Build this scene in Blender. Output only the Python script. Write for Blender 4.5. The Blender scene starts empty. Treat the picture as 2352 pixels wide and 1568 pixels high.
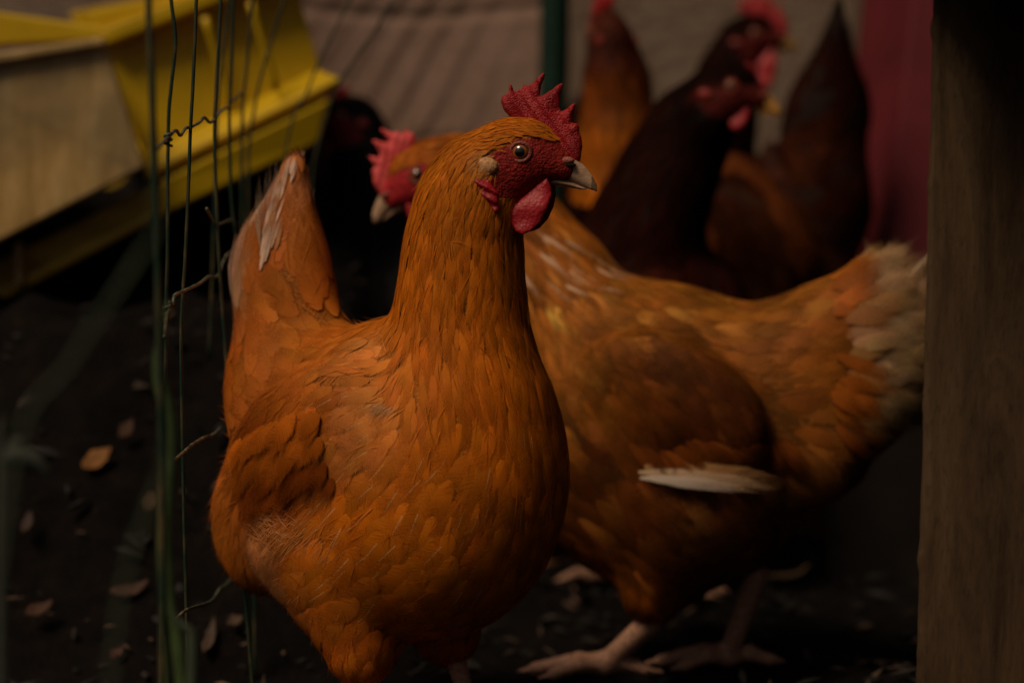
import bpy, bmesh, math, random
import numpy as np
from mathutils import Vector, Matrix

R = math.radians
rng = np.random.default_rng(7)
random.seed(7)
scene = bpy.context.scene

# ------------------------------------------------------------------ camera
CAM_H, PITCH, FPX = 0.40, R(3.7), 5553.0
cam_d = bpy.data.cameras.new("camera")
cam = bpy.data.objects.new("camera", cam_d)
scene.collection.objects.link(cam)
cam.location = (0, 0, CAM_H)
cam.rotation_euler = (R(90) - PITCH, 0, 0)
cam_d.sensor_width = 36
cam_d.lens = 85
cam_d.clip_start = 0.05
cam_d.clip_end = 500
cam_d.dof.use_dof = True
cam_d.dof.focus_distance = 1.665
cam_d.dof.aperture_fstop = 3.4
cam_d.dof.aperture_blades = 0
scene.camera = cam

# ------------------------------------------------------------------ light
SUN_EL, SUN_AZ = R(52), R(223)          # azimuth measured clockwise from +Y
world = bpy.data.worlds.new("World")
scene.world = world
world.use_nodes = True
wn = world.node_tree
wn.nodes.clear()
sky = wn.nodes.new("ShaderNodeTexSky")
sky.sky_type = 'NISHITA'
sky.sun_disc = False
sky.sun_elevation = SUN_EL
sky.sun_rotation = SUN_AZ
sky.air_density = 0.5
sky.dust_density = 8.0
sky.ozone_density = 0.3
bg = wn.nodes.new("ShaderNodeBackground")
bg.inputs[1].default_value = 0.05
wo = wn.nodes.new("ShaderNodeOutputWorld")
wn.links.new(sky.outputs[0], bg.inputs[0])
wn.links.new(bg.outputs[0], wo.inputs[0])
sun_d = bpy.data.lights.new("sun", 'SUN')
sun_d.energy = 4.6
sun_d.angle = R(22)
sun_d.color = (1.0, 0.80, 0.56)
sun = bpy.data.objects.new("sun", sun_d)
scene.collection.objects.link(sun)
sv = Vector((math.sin(SUN_AZ) * math.cos(SUN_EL), math.cos(SUN_AZ) * math.cos(SUN_EL), math.sin(SUN_EL)))
sun.rotation_euler = sv.to_track_quat('Z', 'Y').to_euler()
sun.location = sv * 5

scene.view_settings.view_transform = 'Standard'
scene.view_settings.look = 'None'
scene.view_settings.gamma = 1.0
scene.view_settings.use_curve_mapping = False
scene.view_settings.exposure = -1.38
scene.render.engine = 'CYCLES'
scene.cycles.use_denoising = True
scene.cycles.transparent_max_bounces = 16
scene.cycles.max_bounces = 6
scene.cycles.diffuse_bounces = 3


# ------------------------------------------------------------------ helpers
def at(px, py, Y):
    """world point seen at (px, py) of a 2352 px wide frame, at world depth Y"""
    x, y = (px - 1176.0) / FPX, (784.0 - py) / FPX
    d = np.array([x, math.cos(PITCH) + y * math.sin(PITCH), -math.sin(PITCH) + y * math.cos(PITCH)])
    return np.array([0, 0, CAM_H]) + d * (Y / d[1])


def unit(v):
    v = np.asarray(v, float)
    return v / (np.linalg.norm(v, axis=-1, keepdims=True) + 1e-12)


def link(o, parent=None):
    scene.collection.objects.link(o)
    if parent is not None:
        o.parent = parent
    return o


def thing(name, label, cat, loc=(0, 0, 0), group=None):
    o = bpy.data.objects.new(name, None)
    link(o)
    o.location = [float(c) for c in loc]
    o.empty_display_size = 0.05
    o['label'] = label
    o['category'] = cat
    if group:
        o['group'] = group
    return o


def tag(o, label, cat, group=None, kind=None):
    if label:
        o['label'] = label
    if cat:
        o['category'] = cat
    if group:
        o['group'] = group
    if kind:
        o['kind'] = kind
    return o


def mesh_obj(name, verts, faces, mat, parent=None, col=None, uv=None, smooth=True):
    """verts are in world space; with a parent they are stored relative to it"""
    v = np.asarray(verts, float)
    if parent is not None:
        v = v - np.array(parent.location)
    me = bpy.data.meshes.new(name)
    me.from_pydata(v.tolist(), [], [list(map(int, f)) for f in faces])
    if col is not None:
        a = me.color_attributes.new("Col", 'FLOAT_COLOR', 'POINT')
        c = np.asarray(col, float)
        if c.shape[1] == 3:
            c = np.hstack([c, np.ones((len(c), 1))])
        a.data.foreach_set("color", c.astype(np.float32).ravel())
    if uv is not None:
        l = me.uv_layers.new(name="UVMap")
        idx = np.zeros(len(me.loops), np.int32)
        me.loops.foreach_get("vertex_index", idx)
        l.data.foreach_set("uv", np.asarray(uv, np.float32)[idx].ravel())
    if smooth:
        me.polygons.foreach_set("use_smooth", [True] * len(me.polygons))
    me.materials.append(mat)
    me.update()
    o = bpy.data.objects.new(name, me)
    return link(o, parent)


def centre_origin(o, loc):
    """move a top-level mesh's origin to loc without moving the mesh"""
    loc = Vector([float(c) for c in loc])
    o.data.transform(Matrix.Translation(-loc))
    o.location = loc
    return o


# ---- implicit surfaces
def smin(a, b, k):
    h = np.clip(0.5 + 0.5 * (b - a) / k, 0, 1)
    return b + (a - b) * h - k * h * (1 - h)


def sd_ell(p, c, r, A):
    q = (p - c) @ np.asarray(A).T
    r = np.asarray(r)
    k0 = np.linalg.norm(q / r, axis=-1)
    k1 = np.linalg.norm(q / (r * r), axis=-1)
    return k0 * (k0 - 1.0) / (k1 + 1e-9)


def sd_cone(p, a, b, ra, rb, flat=None):
    a, b = np.asarray(a, float), np.asarray(b, float)
    q = p - a
    if flat is not None:
        ax, s = flat
        q = q + (s - 1) * (q @ ax)[..., None] * ax
    ba = b - a
    t = np.clip((q @ ba) / (ba @ ba), 0, 1)
    d = np.linalg.norm(q - t[..., None] * ba, axis=-1) - (ra + (rb - ra) * t)
    return d if flat is None else d / max(1.0, flat[1] * 0.8)


def eval_blobs(p, blobs):
    out = None
    for b in blobs:
        if b[0] == 'e':
            d = sd_ell(p, b[1], b[2], b[3])
        else:
            d = sd_cone(p, b[1], b[2], b[3], b[4], b[6] if len(b) > 6 else None)
        k = b[4] if b[0] == 'e' else b[5]
        out = d if out is None else smin(out, d, k)
    return out


class Field:
    def __init__(self, fn, lo, hi, h):
        self.lo, self.h = np.asarray(lo, float), h
        n = np.ceil((np.asarray(hi) - self.lo) / h).astype(int) + 1
        self.n = n
        F = np.empty(n, np.float32)
        ys, zs = self.lo[1] + h * np.arange(n[1]), self.lo[2] + h * np.arange(n[2])
        Yg, Zg = np.meshgrid(ys, zs, indexing='ij')
        for s in range(0, n[0], 8):
            e = min(n[0], s + 8)
            P = np.empty((e - s, n[1], n[2], 3))
            P[..., 0] = (self.lo[0] + h * np.arange(s, e))[:, None, None]
            P[..., 1] = Yg
            P[..., 2] = Zg
            F[s:e] = fn(P)
        self.F = F

    def __call__(self, p):
        g = (p - self.lo) / self.h
        g = np.clip(g, 0, self.n - 1.001)
        i = g.astype(int)
        f = g - i
        F = self.F
        x, y, z = i[..., 0], i[..., 1], i[..., 2]
        fx, fy, fz = f[..., 0], f[..., 1], f[..., 2]
        c00 = F[x, y, z] * (1 - fx) + F[x + 1, y, z] * fx
        c10 = F[x, y + 1, z] * (1 - fx) + F[x + 1, y + 1, z] * fx
        c01 = F[x, y, z + 1] * (1 - fx) + F[x + 1, y, z + 1] * fx
        c11 = F[x, y + 1, z + 1] * (1 - fx) + F[x + 1, y + 1, z + 1] * fx
        return (c00 * (1 - fy) + c10 * fy) * (1 - fz) + (c01 * (1 - fy) + c11 * fy) * fz

    def grad(self, p):
        e = self.h
        g = np.empty(p.shape)
        for k in range(3):
            d = np.zeros(3)
            d[k] = e
            g[..., k] = self(p + d) - self(p - d)
        return unit(g)

    def nets(self):
        F = self.F
        S = F < 0
        n = self.n
        cnt = np.zeros(n - 1, np.uint8)
        for a in (0, 1):
            for b in (0, 1):
                for c in (0, 1):
                    cnt += S[a:n[0] - 1 + a, b:n[1] - 1 + b, c:n[2] - 1 + c]
        act = (cnt > 0) & (cnt < 8)
        cells = np.argwhere(act)
        idx = -np.ones(n - 1, int)
        idx[act] = np.arange(len(cells))
        acc = np.zeros((len(cells), 3))
        num = np.zeros(len(cells))
        for ax in range(3):
            o1, o2 = [(1, 2), (0, 2), (0, 1)][ax]
            for b in (0, 1):
                for c in (0, 1):
                    off = np.zeros(3, int)
                    off[o1], off[o2] = b, c
                    A = cells + off
                    B = A.copy()
                    B[:, ax] += 1
                    fa, fb = F[tuple(A.T)], F[tuple(B.T)]
                    m = (fa < 0) != (fb < 0)
                    t = fa[m] / (fa[m] - fb[m])
                    pt = off[None, :].repeat(m.sum(), 0).astype(float)
                    pt[:, ax] += t
                    acc[m] += pt
                    num[m] += 1
        V = (cells + acc / num[:, None]) * self.h + self.lo
        quads = []
        for ax in range(3):
            o1, o2 = [(1, 2), (2, 0), (0, 1)][ax]
            sl0, sl1 = [slice(None)] * 3, [slice(None)] * 3
            sl0[ax], sl1[ax] = slice(0, -1), slice(1, None)
            d = S[tuple(sl0)] != S[tuple(sl1)]
            E = np.argwhere(d)
            E = E[(E[:, o1] > 0) & (E[:, o2] > 0) & (E[:, o1] < n[o1] - 1) & (E[:, o2] < n[o2] - 1)]
            q = []
            for (b, c) in ((-1, -1), (0, -1), (0, 0), (-1, 0)):
                C = E.copy()
                C[:, o1] += b
                C[:, o2] += c
                q.append(idx[tuple(C.T)])
            q = np.stack(q, 1)
            flip = ~S[tuple(E.T)]
            q[flip] = q[flip][:, ::-1]
            quads.append(q)
        return V, np.vstack(quads)


def poly_sd(x, z, poly):
    """signed distance to a 2-D polygon, negative inside"""
    P = np.asarray(poly, float)
    d = np.full(x.shape, 1e9)
    ins = np.zeros(x.shape, bool)
    for i in range(len(P)):
        a, b = P[i], P[(i + 1) % len(P)]
        ex, ez = b - a
        wx, wz = x - a[0], z - a[1]
        t = np.clip((wx * ex + wz * ez) / (ex * ex + ez * ez + 1e-18), 0, 1)
        d = np.minimum(d, (wx - t * ex) ** 2 + (wz - t * ez) ** 2)
        if abs(ez) > 1e-12:
            c = ((a[1] > z) != (b[1] > z)) & (x < ex * (z - a[1]) / ez + a[0])
            ins ^= c
    d = np.sqrt(d)
    return np.where(ins, -d, d)


def puffy(poly, tmax, soft, h, taper=None, warp=None):
    """a solid with the outline poly in the xz plane, swelling to +-tmax in y"""
    P = np.asarray(poly, float)
    lo = [P[:, 0].min() - 3 * h, -tmax - 3 * h, P[:, 1].min() - 3 * h]
    hi = [P[:, 0].max() + 3 * h, tmax + 3 * h, P[:, 1].max() + 3 * h]

    def fn(p):
        x, y, z = p[..., 0], p[..., 1], p[..., 2]
        d = poly_sd(x, z, P)
        T = tmax * np.sqrt(np.clip(1 - (1 - np.clip(-d / soft, 0, 1)) ** 2, 0, 1))
        if taper is not None:
            T = T * taper(x, z)
        return np.where(d < 0, np.abs(y) - T, np.maximum(d, np.abs(y) - 1e-4))
    V, Q = Field(fn, lo, hi, h).nets()
    if warp is not None:
        V = warp(V)
    return V, Q


# ------------------------------------------------------------------ materials
def new_mat(name):
    m = bpy.data.materials.new(name)
    m.use_nodes = True
    nt = m.node_tree
    b = nt.nodes["Principled BSDF"]
    return m, nt, b, nt.nodes["Material Output"]


def N(nt, t, **kw):
    n = nt.nodes.new(t)
    for k, v in kw.items():
        setattr(n, k, v)
    return n


def math_n(nt, op, a, b=None, clamp=False):
    n = nt.nodes.new("ShaderNodeMath")
    n.operation = op
    n.use_clamp = clamp
    for i, v in enumerate((a, b)):
        if v is None:
            continue
        if isinstance(v, (int, float)):
            n.inputs[i].default_value = v
        else:
            nt.links.new(v, n.inputs[i])
    return n.outputs[0]


def mix_c(nt, f, a, b, mode='MIX'):
    n = nt.nodes.new("ShaderNodeMix")
    n.data_type = 'RGBA'
    n.blend_type = mode
    for s, v in ((0, f), (6, a), (7, b)):
        if isinstance(v, (int, float)):
            n.inputs[s].default_value = v
        elif isinstance(v, tuple):
            n.inputs[s].default_value = v if len(v) == 4 else (*v, 1)
        else:
            nt.links.new(v, n.inputs[s])
    return n.outputs[2]


def noise(nt, vec, scale, detail=4, rough=0.55, dist=0.0):
    n = N(nt, "ShaderNodeTexNoise")
    n.inputs["Scale"].default_value = scale
    n.inputs["Detail"].default_value = detail
    n.inputs["Roughness"].default_value = rough
    n.inputs["Distortion"].default_value = dist
    if vec is not None:
        nt.links.new(vec, n.inputs["Vector"])
    return n


def ramp(nt, fac, stops):
    r = N(nt, "ShaderNodeValToRGB")
    el = r.color_ramp.elements
    while len(el) < len(stops):
        el.new(0.5)
    for e, (p, c) in zip(el, stops):
        e.position = p
        e.color = (*c, 1) if len(c) == 3 else c
    nt.links.new(fac, r.inputs[0])
    return r.outputs[0]


def bump(nt, bsdf, height, strength, dist):
    b = N(nt, "ShaderNodeBump")
    b.inputs["Strength"].default_value = strength
    b.inputs["Distance"].default_value = dist
    nt.links.new(height, b.inputs["Height"])
    nt.links.new(b.outputs[0], bsdf.inputs["Normal"])


def coord(nt, kind="Object", scale=None):
    c = N(nt, "ShaderNodeTexCoord")
    if scale is None:
        return c.outputs[kind]
    m = N(nt, "ShaderNodeMapping")
    m.inputs["Scale"].default_value = scale
    nt.links.new(c.outputs[kind], m.inputs[0])
    return m.outputs[0]


def feather_mat(name, rachis=(0.72, 0.44, 0.20), rach_amt=0.45, fray=0.24, sheen=0.0, spec=0.09):
    m, nt, b, out = new_mat(name)
    col = N(nt, "ShaderNodeVertexColor", layer_name="Col")
    uvn = N(nt, "ShaderNodeUVMap")
    sep = N(nt, "ShaderNodeSeparateXYZ")
    nt.links.new(uvn.outputs[0], sep.inputs[0])
    u, v = sep.outputs[0], sep.outputs[1]
    au = math_n(nt, 'ABSOLUTE', math_n(nt, 'SUBTRACT', math_n(nt, 'MULTIPLY', u, 2.0), 1.0))
    rnd = col.outputs["Alpha"]
    # barb coordinate: barbs run outwards and towards the tip
    barb = math_n(nt, 'SUBTRACT', math_n(nt, 'MULTIPLY', v, 1.0), math_n(nt, 'MULTIPLY', au, 0.22))
    cv = N(nt, "ShaderNodeCombineXYZ")
    nt.links.new(math_n(nt, 'MULTIPLY', u, 1.6), cv.inputs[0])
    nt.links.new(math_n(nt, 'MULTIPLY', barb, 34.0), cv.inputs[1])
    nt.links.new(math_n(nt, 'MULTIPLY', rnd, 91.0), cv.inputs[2])
    nz = noise(nt, cv.outputs[0], 1.0, 3, 0.6)
    fac = nz.outputs[0]
    # colour: barb streaks, pale shaft, slightly deeper margin
    dark = mix_c(nt, 1.0, col.outputs[0], (0.80, 0.74, 0.68), 'MULTIPLY')
    light = mix_c(nt, 1.0, col.outputs[0], (1.12, 1.13, 1.14), 'MULTIPLY')
    c0 = mix_c(nt, ramp(nt, fac, [(0.3, (0, 0, 0)), (0.7, (1, 1, 1))]), dark, light)
    edge = math_n(nt, 'MULTIPLY', ramp(nt, math_n(nt, 'MAXIMUM', au, math_n(nt, 'MULTIPLY', v, 1.0)),
                                       [(0.80, (0, 0, 0)), (1.0, (1, 1, 1))]), 0.30)
    c1 = mix_c(nt, edge, c0, mix_c(nt, 1.0, col.outputs[0], (0.70, 0.60, 0.52), 'MULTIPLY'))
    rac = math_n(nt, 'MULTIPLY', math_n(nt, 'MULTIPLY', math_n(nt, 'LESS_THAN', au, 0.042), math_n(nt, 'GREATER_THAN', v, 0.3)),
                 math_n(nt, 'MULTIPLY', math_n(nt, 'GREATER_THAN', rnd, 0.45), rach_amt))
    c2 = mix_c(nt, rac, c1, rachis)
    nt.links.new(c2, b.inputs["Base Color"])
    b.inputs["Roughness"].default_value = 0.62
    b.inputs["Specular IOR Level"].default_value = spec
    b.inputs["Sheen Weight"].default_value = sheen
    b.inputs["Sheen Roughness"].default_value = 0.45
    b.inputs["Sheen Tint"].default_value = (1.0, 0.6, 0.3, 1)
    bump(nt, b, math_n(nt, 'ADD', fac, math_n(nt, 'MULTIPLY', rac, 0.6)), 0.35, 0.0009)
    # frayed margin
    lim = math_n(nt, 'SUBTRACT', 1.09, math_n(nt, 'MULTIPLY', math_n(nt, 'SUBTRACT', fac, 0.28, True), fray * 2.2))
    ed = math_n(nt, 'MAXIMUM', au, math_n(nt, 'ADD', math_n(nt, 'MULTIPLY', v, 0.55), 0.46))
    al = math_n(nt, 'MULTIPLY', math_n(nt, 'SUBTRACT', lim, ed), 3.2, True)
    nt.links.new(al, b.inputs["Alpha"])
    return m


def flesh_mat(name, base, dark, pale, sc=900, spec=0.35, pale_amt=0.4, bstr=0.8):
    m, nt, b, out = new_mat(name)
    co = coord(nt)
    vor = N(nt, "ShaderNodeTexVoronoi")
    vor.inputs["Scale"].default_value = sc
    nt.links.new(co, vor.inputs["Vector"])
    n1 = noise(nt, co, sc * 0.35, 5, 0.6)
    n2 = noise(nt, co, sc * 0.06, 3)
    c = mix_c(nt, ramp(nt, n2.outputs[0], [(0.35, (0, 0, 0)), (0.7, (1, 1, 1))]), dark, base)
    c = mix_c(nt, math_n(nt, 'MULTIPLY', ramp(nt, n1.outputs[0], [(0.58, (0, 0, 0)), (0.75, (1, 1, 1))]), pale_amt), c, pale)
    nt.links.new(c, b.inputs["Base Color"])
    b.inputs["Roughness"].default_value = 0.5
    b.inputs["Specular IOR Level"].default_value = spec
    b.inputs["Subsurface Weight"].default_value = 0.08
    b.inputs["Subsurface Radius"].default_value = (0.004, 0.001, 0.0006)
    b.inputs["Subsurface Scale"].default_value = 0.5
    h = math_n(nt, 'ADD', math_n(nt, 'MULTIPLY', vor.outputs["Distance"], -0.7), n1.outputs[0])
    bump(nt, b, h, bstr, 0.0012)
    return m


def body_mat(name):
    m, nt, b, out = new_mat(name)
    col = N(nt, "ShaderNodeVertexColor", layer_name="Col")
    co = coord(nt)
    n1 = noise(nt, co, 330, 4, 0.6)
    vor = N(nt, "ShaderNodeTexVoronoi")
    vor.inputs["Scale"].default_value = 560
    nt.links.new(co, vor.inputs["Vector"])
    c = mix_c(nt, ramp(nt, n1.outputs[0], [(0.35, (0, 0, 0)), (0.68, (1, 1, 1))]),
              mix_c(nt, 1.0, col.outputs[0], (0.45, 0.5, 0.5), 'MULTIPLY'),
              mix_c(nt, 1.0, col.outputs[0], (1.15, 1.25, 1.3), 'MULTIPLY'))
    nt.links.new(c, b.inputs["Base Color"])
    b.inputs["Roughness"].default_value = 0.6
    b.inputs["Specular IOR Level"].default_value = 0.12
    h = math_n(nt, 'ADD', math_n(nt, 'MULTIPLY', vor.outputs["Distance"], -0.8), n1.outputs[0])
    bump(nt, b, h, 0.65, 0.0013)
    return m


def plain_mat(name, base, rough=0.6, spec=0.4, var=0.25, sc=60, bstr=0.2, bdist=0.001, stretch=None):
    m, nt, b, out = new_mat(name)
    co = coord(nt, "Object", stretch)
    n1 = noise(nt, co, sc, 5, 0.6)
    lo = tuple(c * (1 - var) for c in base)
    hi = tuple(min(1, c * (1 + var)) for c in base)
    c = ramp(nt, n1.outputs[0], [(0.3, lo), (0.7, hi)])
    nt.links.new(c, b.inputs["Base Color"])
    b.inputs["Roughness"].default_value = rough
    b.inputs["Specular IOR Level"].default_value = spec
    bump(nt, b, n1.outputs[0], bstr, bdist)
    return m


M_FEATHER = feather_mat("feather")
M_FEATHER_DARK = feather_mat("dark_feather", rachis=(0.1, 0.05, 0.03), rach_amt=0.2, sheen=0.0, spec=0.015)
M_BODY = body_mat("skin_and_down")
M_COMB = flesh_mat("comb_flesh", (0.40, 0.010, 0.014), (0.26, 0.005, 0.008), (0.52, 0.17, 0.12), 900)
M_WATTLE = flesh_mat("wattle_flesh", (0.38, 0.009, 0.016), (0.27, 0.006, 0.010), (0.5, 0.12, 0.10), 420, pale_amt=0.22, bstr=0.42)
M_PINKCOMB = flesh_mat("pink_comb_flesh", (0.85, 0.11, 0.11), (0.68, 0.06, 0.06), (0.7, 0.25, 0.22), 600)
M_SHANK = plain_mat("scaly_shank", (0.56, 0.29, 0.18), 0.55, 0.4, 0.35, 260, 0.6, 0.002)
M_CLAW = plain_mat("claw_horn", (0.30, 0.22, 0.15), 0.4, 0.5, 0.2, 200)


def beak_mat(name, base, tip):
    m, nt, b, out = new_mat(name)
    col = N(nt, "ShaderNodeVertexColor", layer_name="Col")
    n1 = noise(nt, coord(nt, "Object", (1, 1, 4)), 260, 4, 0.6)
    c = mix_c(nt, ramp(nt, n1.outputs[0], [(0.4, (0, 0, 0)), (0.75, (1, 1, 1))]), col.outputs[0],
              mix_c(nt, 1.0, col.outputs[0], (0.6, 0.5, 0.4), 'MULTIPLY'))
    nt.links.new(c, b.inputs["Base Color"])
    b.inputs["Roughness"].default_value = 0.38
    bump(nt, b, n1.outputs[0], 0.25, 0.0008)
    return m


M_BEAK = beak_mat("beak_horn", None, None)


def eye_mat():
    m, nt, b, out = new_mat("eye_surface")
    col = N(nt, "ShaderNodeVertexColor", layer_name="Col")
    nt.links.new(col.outputs[0], b.inputs["Base Color"])
    b.inputs["Roughness"].default_value = 0.04
    b.inputs["Specular IOR Level"].default_value = 0.6
    b.inputs["Coat Weight"].default_value = 1.0
    b.inputs["Coat Roughness"].default_value = 0.02
    return m


M_EYE = eye_mat()
M_EYE_DULL = eye_mat()
M_EYE_DULL.name = 'matt_eye'  # rougher eye without clear coat, for the rear hens
M_EYE_DULL.node_tree.nodes['Principled BSDF'].inputs['Roughness'].default_value = .5
M_EYE_DULL.node_tree.nodes['Principled BSDF'].inputs['Coat Weight'].default_value = 0
M_LID = flesh_mat("eyelid_skin", (0.28, 0.075, 0.048), (0.20, 0.04, 0.028), (0.38, 0.17, 0.12), 700, pale_amt=0.3, bstr=0.5)
M_DULL = flesh_mat("dull_face_skin", (.24, .020, .013), (.17, .014, .010), (.3, .04, .03), 500, pale_amt=0.2)
M_EAR = plain_mat("earlobe_down", (0.56, 0.29, 0.13), 0.8, 0.1, 0.35, 420, 0.8, 0.002)


# ------------------------------------------------------------------ feathers
VS = np.array([0, .18, .38, .56, .71, .83, .92, .975, 1.0])


def w_round(v):
    a = np.clip(v / 0.32, 0, 1) ** 0.7
    t = np.clip((v - 0.5) / 0.5, 0, 1)
    return (0.22 + 0.78 * a) * np.sqrt(np.clip(1 - t ** 2.4, 0.02, 1))


def w_point(v):
    a = np.clip(v / 0.22, 0, 1)
    return (0.25 + 0.75 * a) * np.clip(1 - v, 0.0, 1) ** 0.62 * 1.15 + 0.03


class Feathers:
    """collects feathers; build() makes them one mesh"""
    def __init__(self):
        self.V, self.F, self.C, self.U, self.NN, self.n = [], [], [], [], [], 0

    def add(self, P, Nn, D, L, W, col, pt, lift, field=None, shaft=None, nu=5, h0=0.0006, stiff=0.0, curl=0.0, cup=0.07):
        n = len(P)
        if n == 0:
            return
        us = np.linspace(-1, 1, nu)
        v, u = np.meshgrid(VS, us, indexing='ij')
        v, u = v.ravel()[None, :], u.ravel()[None, :]
        L, W, pt, lift = [np.broadcast_to(np.asarray(a, float), (n,))[:, None] for a in (L, W, pt, lift)]
        S = unit(np.cross(Nn, D))
        w = w_round(v) * (1 - pt) + w_point(v) * pt
        ej = 1 + rng.normal(0, 0.05, (n, v.shape[1]))
        bend = (rng.normal(0, 0.07, (n, 1)) * v ** 2) * L
        q = P[:, None, :] + D[:, None, :] * (L * v)[..., None] + S[:, None, :] * (W * w * u * ej + bend)[..., None]
        hgt = h0 + lift * v ** 1.4 - cup * np.abs(u) ** 2 * W * w + rng.uniform(0, 0.0008, (n, 1))
        if field is None:
            q = q + Nn[:, None, :] * (hgt + curl * v ** 2 * L)[..., None]
        else:
            base = q.copy()
            for _ in range(2):
                sd = field(q)
                g = field.grad(q)
                q = q + g * np.clip(hgt - sd, -0.5 * L, 0.5 * L)[..., None]
            if np.any(stiff):
                st = stiff * v[..., None] ** 1.2
                q = q * (1 - st) + (base + Nn[:, None, :] * hgt[..., None]) * st
        k = len(VS) * nu
        gn = field.grad(q) if field is not None else np.broadcast_to(Nn[:, None, :], q.shape)
        gn = unit(gn * .85 + .15 * Nn[:, None, :] + S[:, None, :] * (.10 * u)[..., None] + rng.normal(0, .05, (n, 1, 3)))
        self.NN.append(gn.reshape(-1, 3))
        self.V.append(q.reshape(-1, 3))
        c = np.empty((n, k, 4))
        c[..., :3] = np.asarray(col)[:, None, :] if np.ndim(col) == 2 else np.asarray(col)
        c[..., 3] = rng.uniform(0, 1, (n, 1)) if shaft is None else np.where(shaft, rng.uniform(0, .85, n), rng.uniform(0, .44, n))[:, None]
        self.C.append(c.reshape(-1, 4))
        uv = np.stack([np.broadcast_to(u * 0.5 + 0.5, (n, k)), np.broadcast_to(v, (n, k))], -1)
        self.U.append(uv.reshape(-1, 2))
        i = np.arange(len(VS) - 1)[:, None] * nu + np.arange(nu - 1)[None, :]
        i = i.ravel()
        f = np.stack([i, i + nu, i + nu + 1, i + 1], 1)
        off = self.n + np.arange(n)[:, None, None] * k
        self.F.append((f[None] + off).reshape(-1, 4))
        self.n += n * k

    def build(self, name, mat, parent):
        if not self.V:
            return None
        o = mesh_obj(name, np.vstack(self.V), np.vstack(self.F), mat, parent, np.vstack(self.C), np.vstack(self.U))
        o.data.normals_split_custom_set_from_vertices(np.vstack(self.NN).tolist())
        return o


def scatter(V, Q, spacing_fn, rnd, dens=6.0):
    """poisson-like points on a quad mesh with a spacing that varies over it"""
    A, B, C, D = (V[Q[:, i]] for i in range(4))
    area = 0.5 * np.linalg.norm(np.cross(C - A, D - B), axis=1)
    mid = (A + B + C + D) / 4
    sp = spacing_fn(mid)
    w = area / (sp * sp)
    n = int(min(90000, w.sum() * dens))
    pick = rnd.choice(len(Q), n, p=w / w.sum())
    a, b = rnd.uniform(0, 1, (2, n, 1))
    P = (A[pick] * (1 - a) + B[pick] * a) * (1 - b) + (D[pick] * (1 - a) + C[pick] * a) * b
    s = sp[pick]
    cell = 0.006
    grid = {}
    keep = []
    Ps = P.tolist()
    for i in range(n):
        p, r = Ps[i], s[i]
        x, y, z = int(p[0] // cell), int(p[1] // cell), int(p[2] // cell)
        k = int(r // cell) + 1
        ok = True
        for dx in range(-k, k + 1):
            for dy in range(-k, k + 1):
                for dz in range(-k, k + 1):
                    for j in grid.get((x + dx, y + dy, z + dz), ()):
                        o = Ps[j]
                        if (p[0] - o[0]) ** 2 + (p[1] - o[1]) ** 2 + (p[2] - o[2]) ** 2 < r * r:
                            ok = False
                            break
                    if not ok:
                        break
                if not ok:
                    break
            if not ok:
                break
        if ok:
            grid.setdefault((x, y, z), []).append(i)
            keep.append(i)
    return P[keep]


# ------------------------------------------------------------------ hen head parts (head frame: x beak, y left, z up, metres)
def hp(px, py):
    return ((px - 1185) * 0.000306, (350 - py) * 0.000303)


def zp(pts):
    return [hp(1091 + x * .2747, 143.6 + y * .2747) for x, y in pts]


COMB = zp([(285, 455), (235, 400), (213, 330), (225, 290), (265, 270), (285, 255), (278, 205), (293, 190), (307, 205), (318, 248),
           (345, 255), (360, 226), (380, 240), (392, 200), (410, 190), (427, 207), (450, 195), (480, 178), (505, 150), (535, 115),
           (560, 92), (580, 100), (572, 145), (547, 210), (537, 288), (580, 270), (640, 228), (690, 185), (720, 175), (717, 220),
           (702, 290), (697, 380), (715, 408), (735, 403), (780, 370), (815, 340), (834, 342), (827, 400), (806, 460), (801, 500),
           (840, 508), (860, 520), (864, 580), (887, 625), (892, 690), (884, 760), (875, 825), (820, 850), (700, 800), (620, 700),
           (560, 600), (480, 540), (380, 520)])
WATTLE = [hp(*p) for p in [(1262, 405), (1271, 425), (1273, 445), (1266, 475), (1252, 505), (1232, 526), (1212, 534), (1196, 528),
                           (1183, 508), (1177, 488), (1186, 472), (1205, 452), (1235, 425)]]
REDLOBE = [hp(*p) for p in [(1104, 402), (1125, 408), (1142, 412), (1152, 428), (1164, 440), (1162, 462), (1166, 476), (1156, 486), (1146, 470), (1128, 452), (1110, 430)]]
BEAK_UP = [hp(*p) for p in [(1300, 352), (1326, 364), (1346, 382), (1361, 402), (1370, 420), (1373, 437), (1360, 433), (1338, 425),
                            (1310, 412), (1280, 405), (1243, 404), (1246, 396), (1275, 388), (1285, 370)]]
BEAK_LO = [hp(*p) for p in [(1243, 404), (1280, 405), (1310, 412), (1338, 425), (1352, 430), (1338, 433), (1305, 427), (1268, 424), (1250, 418)]]


def to_world(V, H):
    o, A = H               # A rows: x, y, z axes in world
    return V @ A + o


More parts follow.
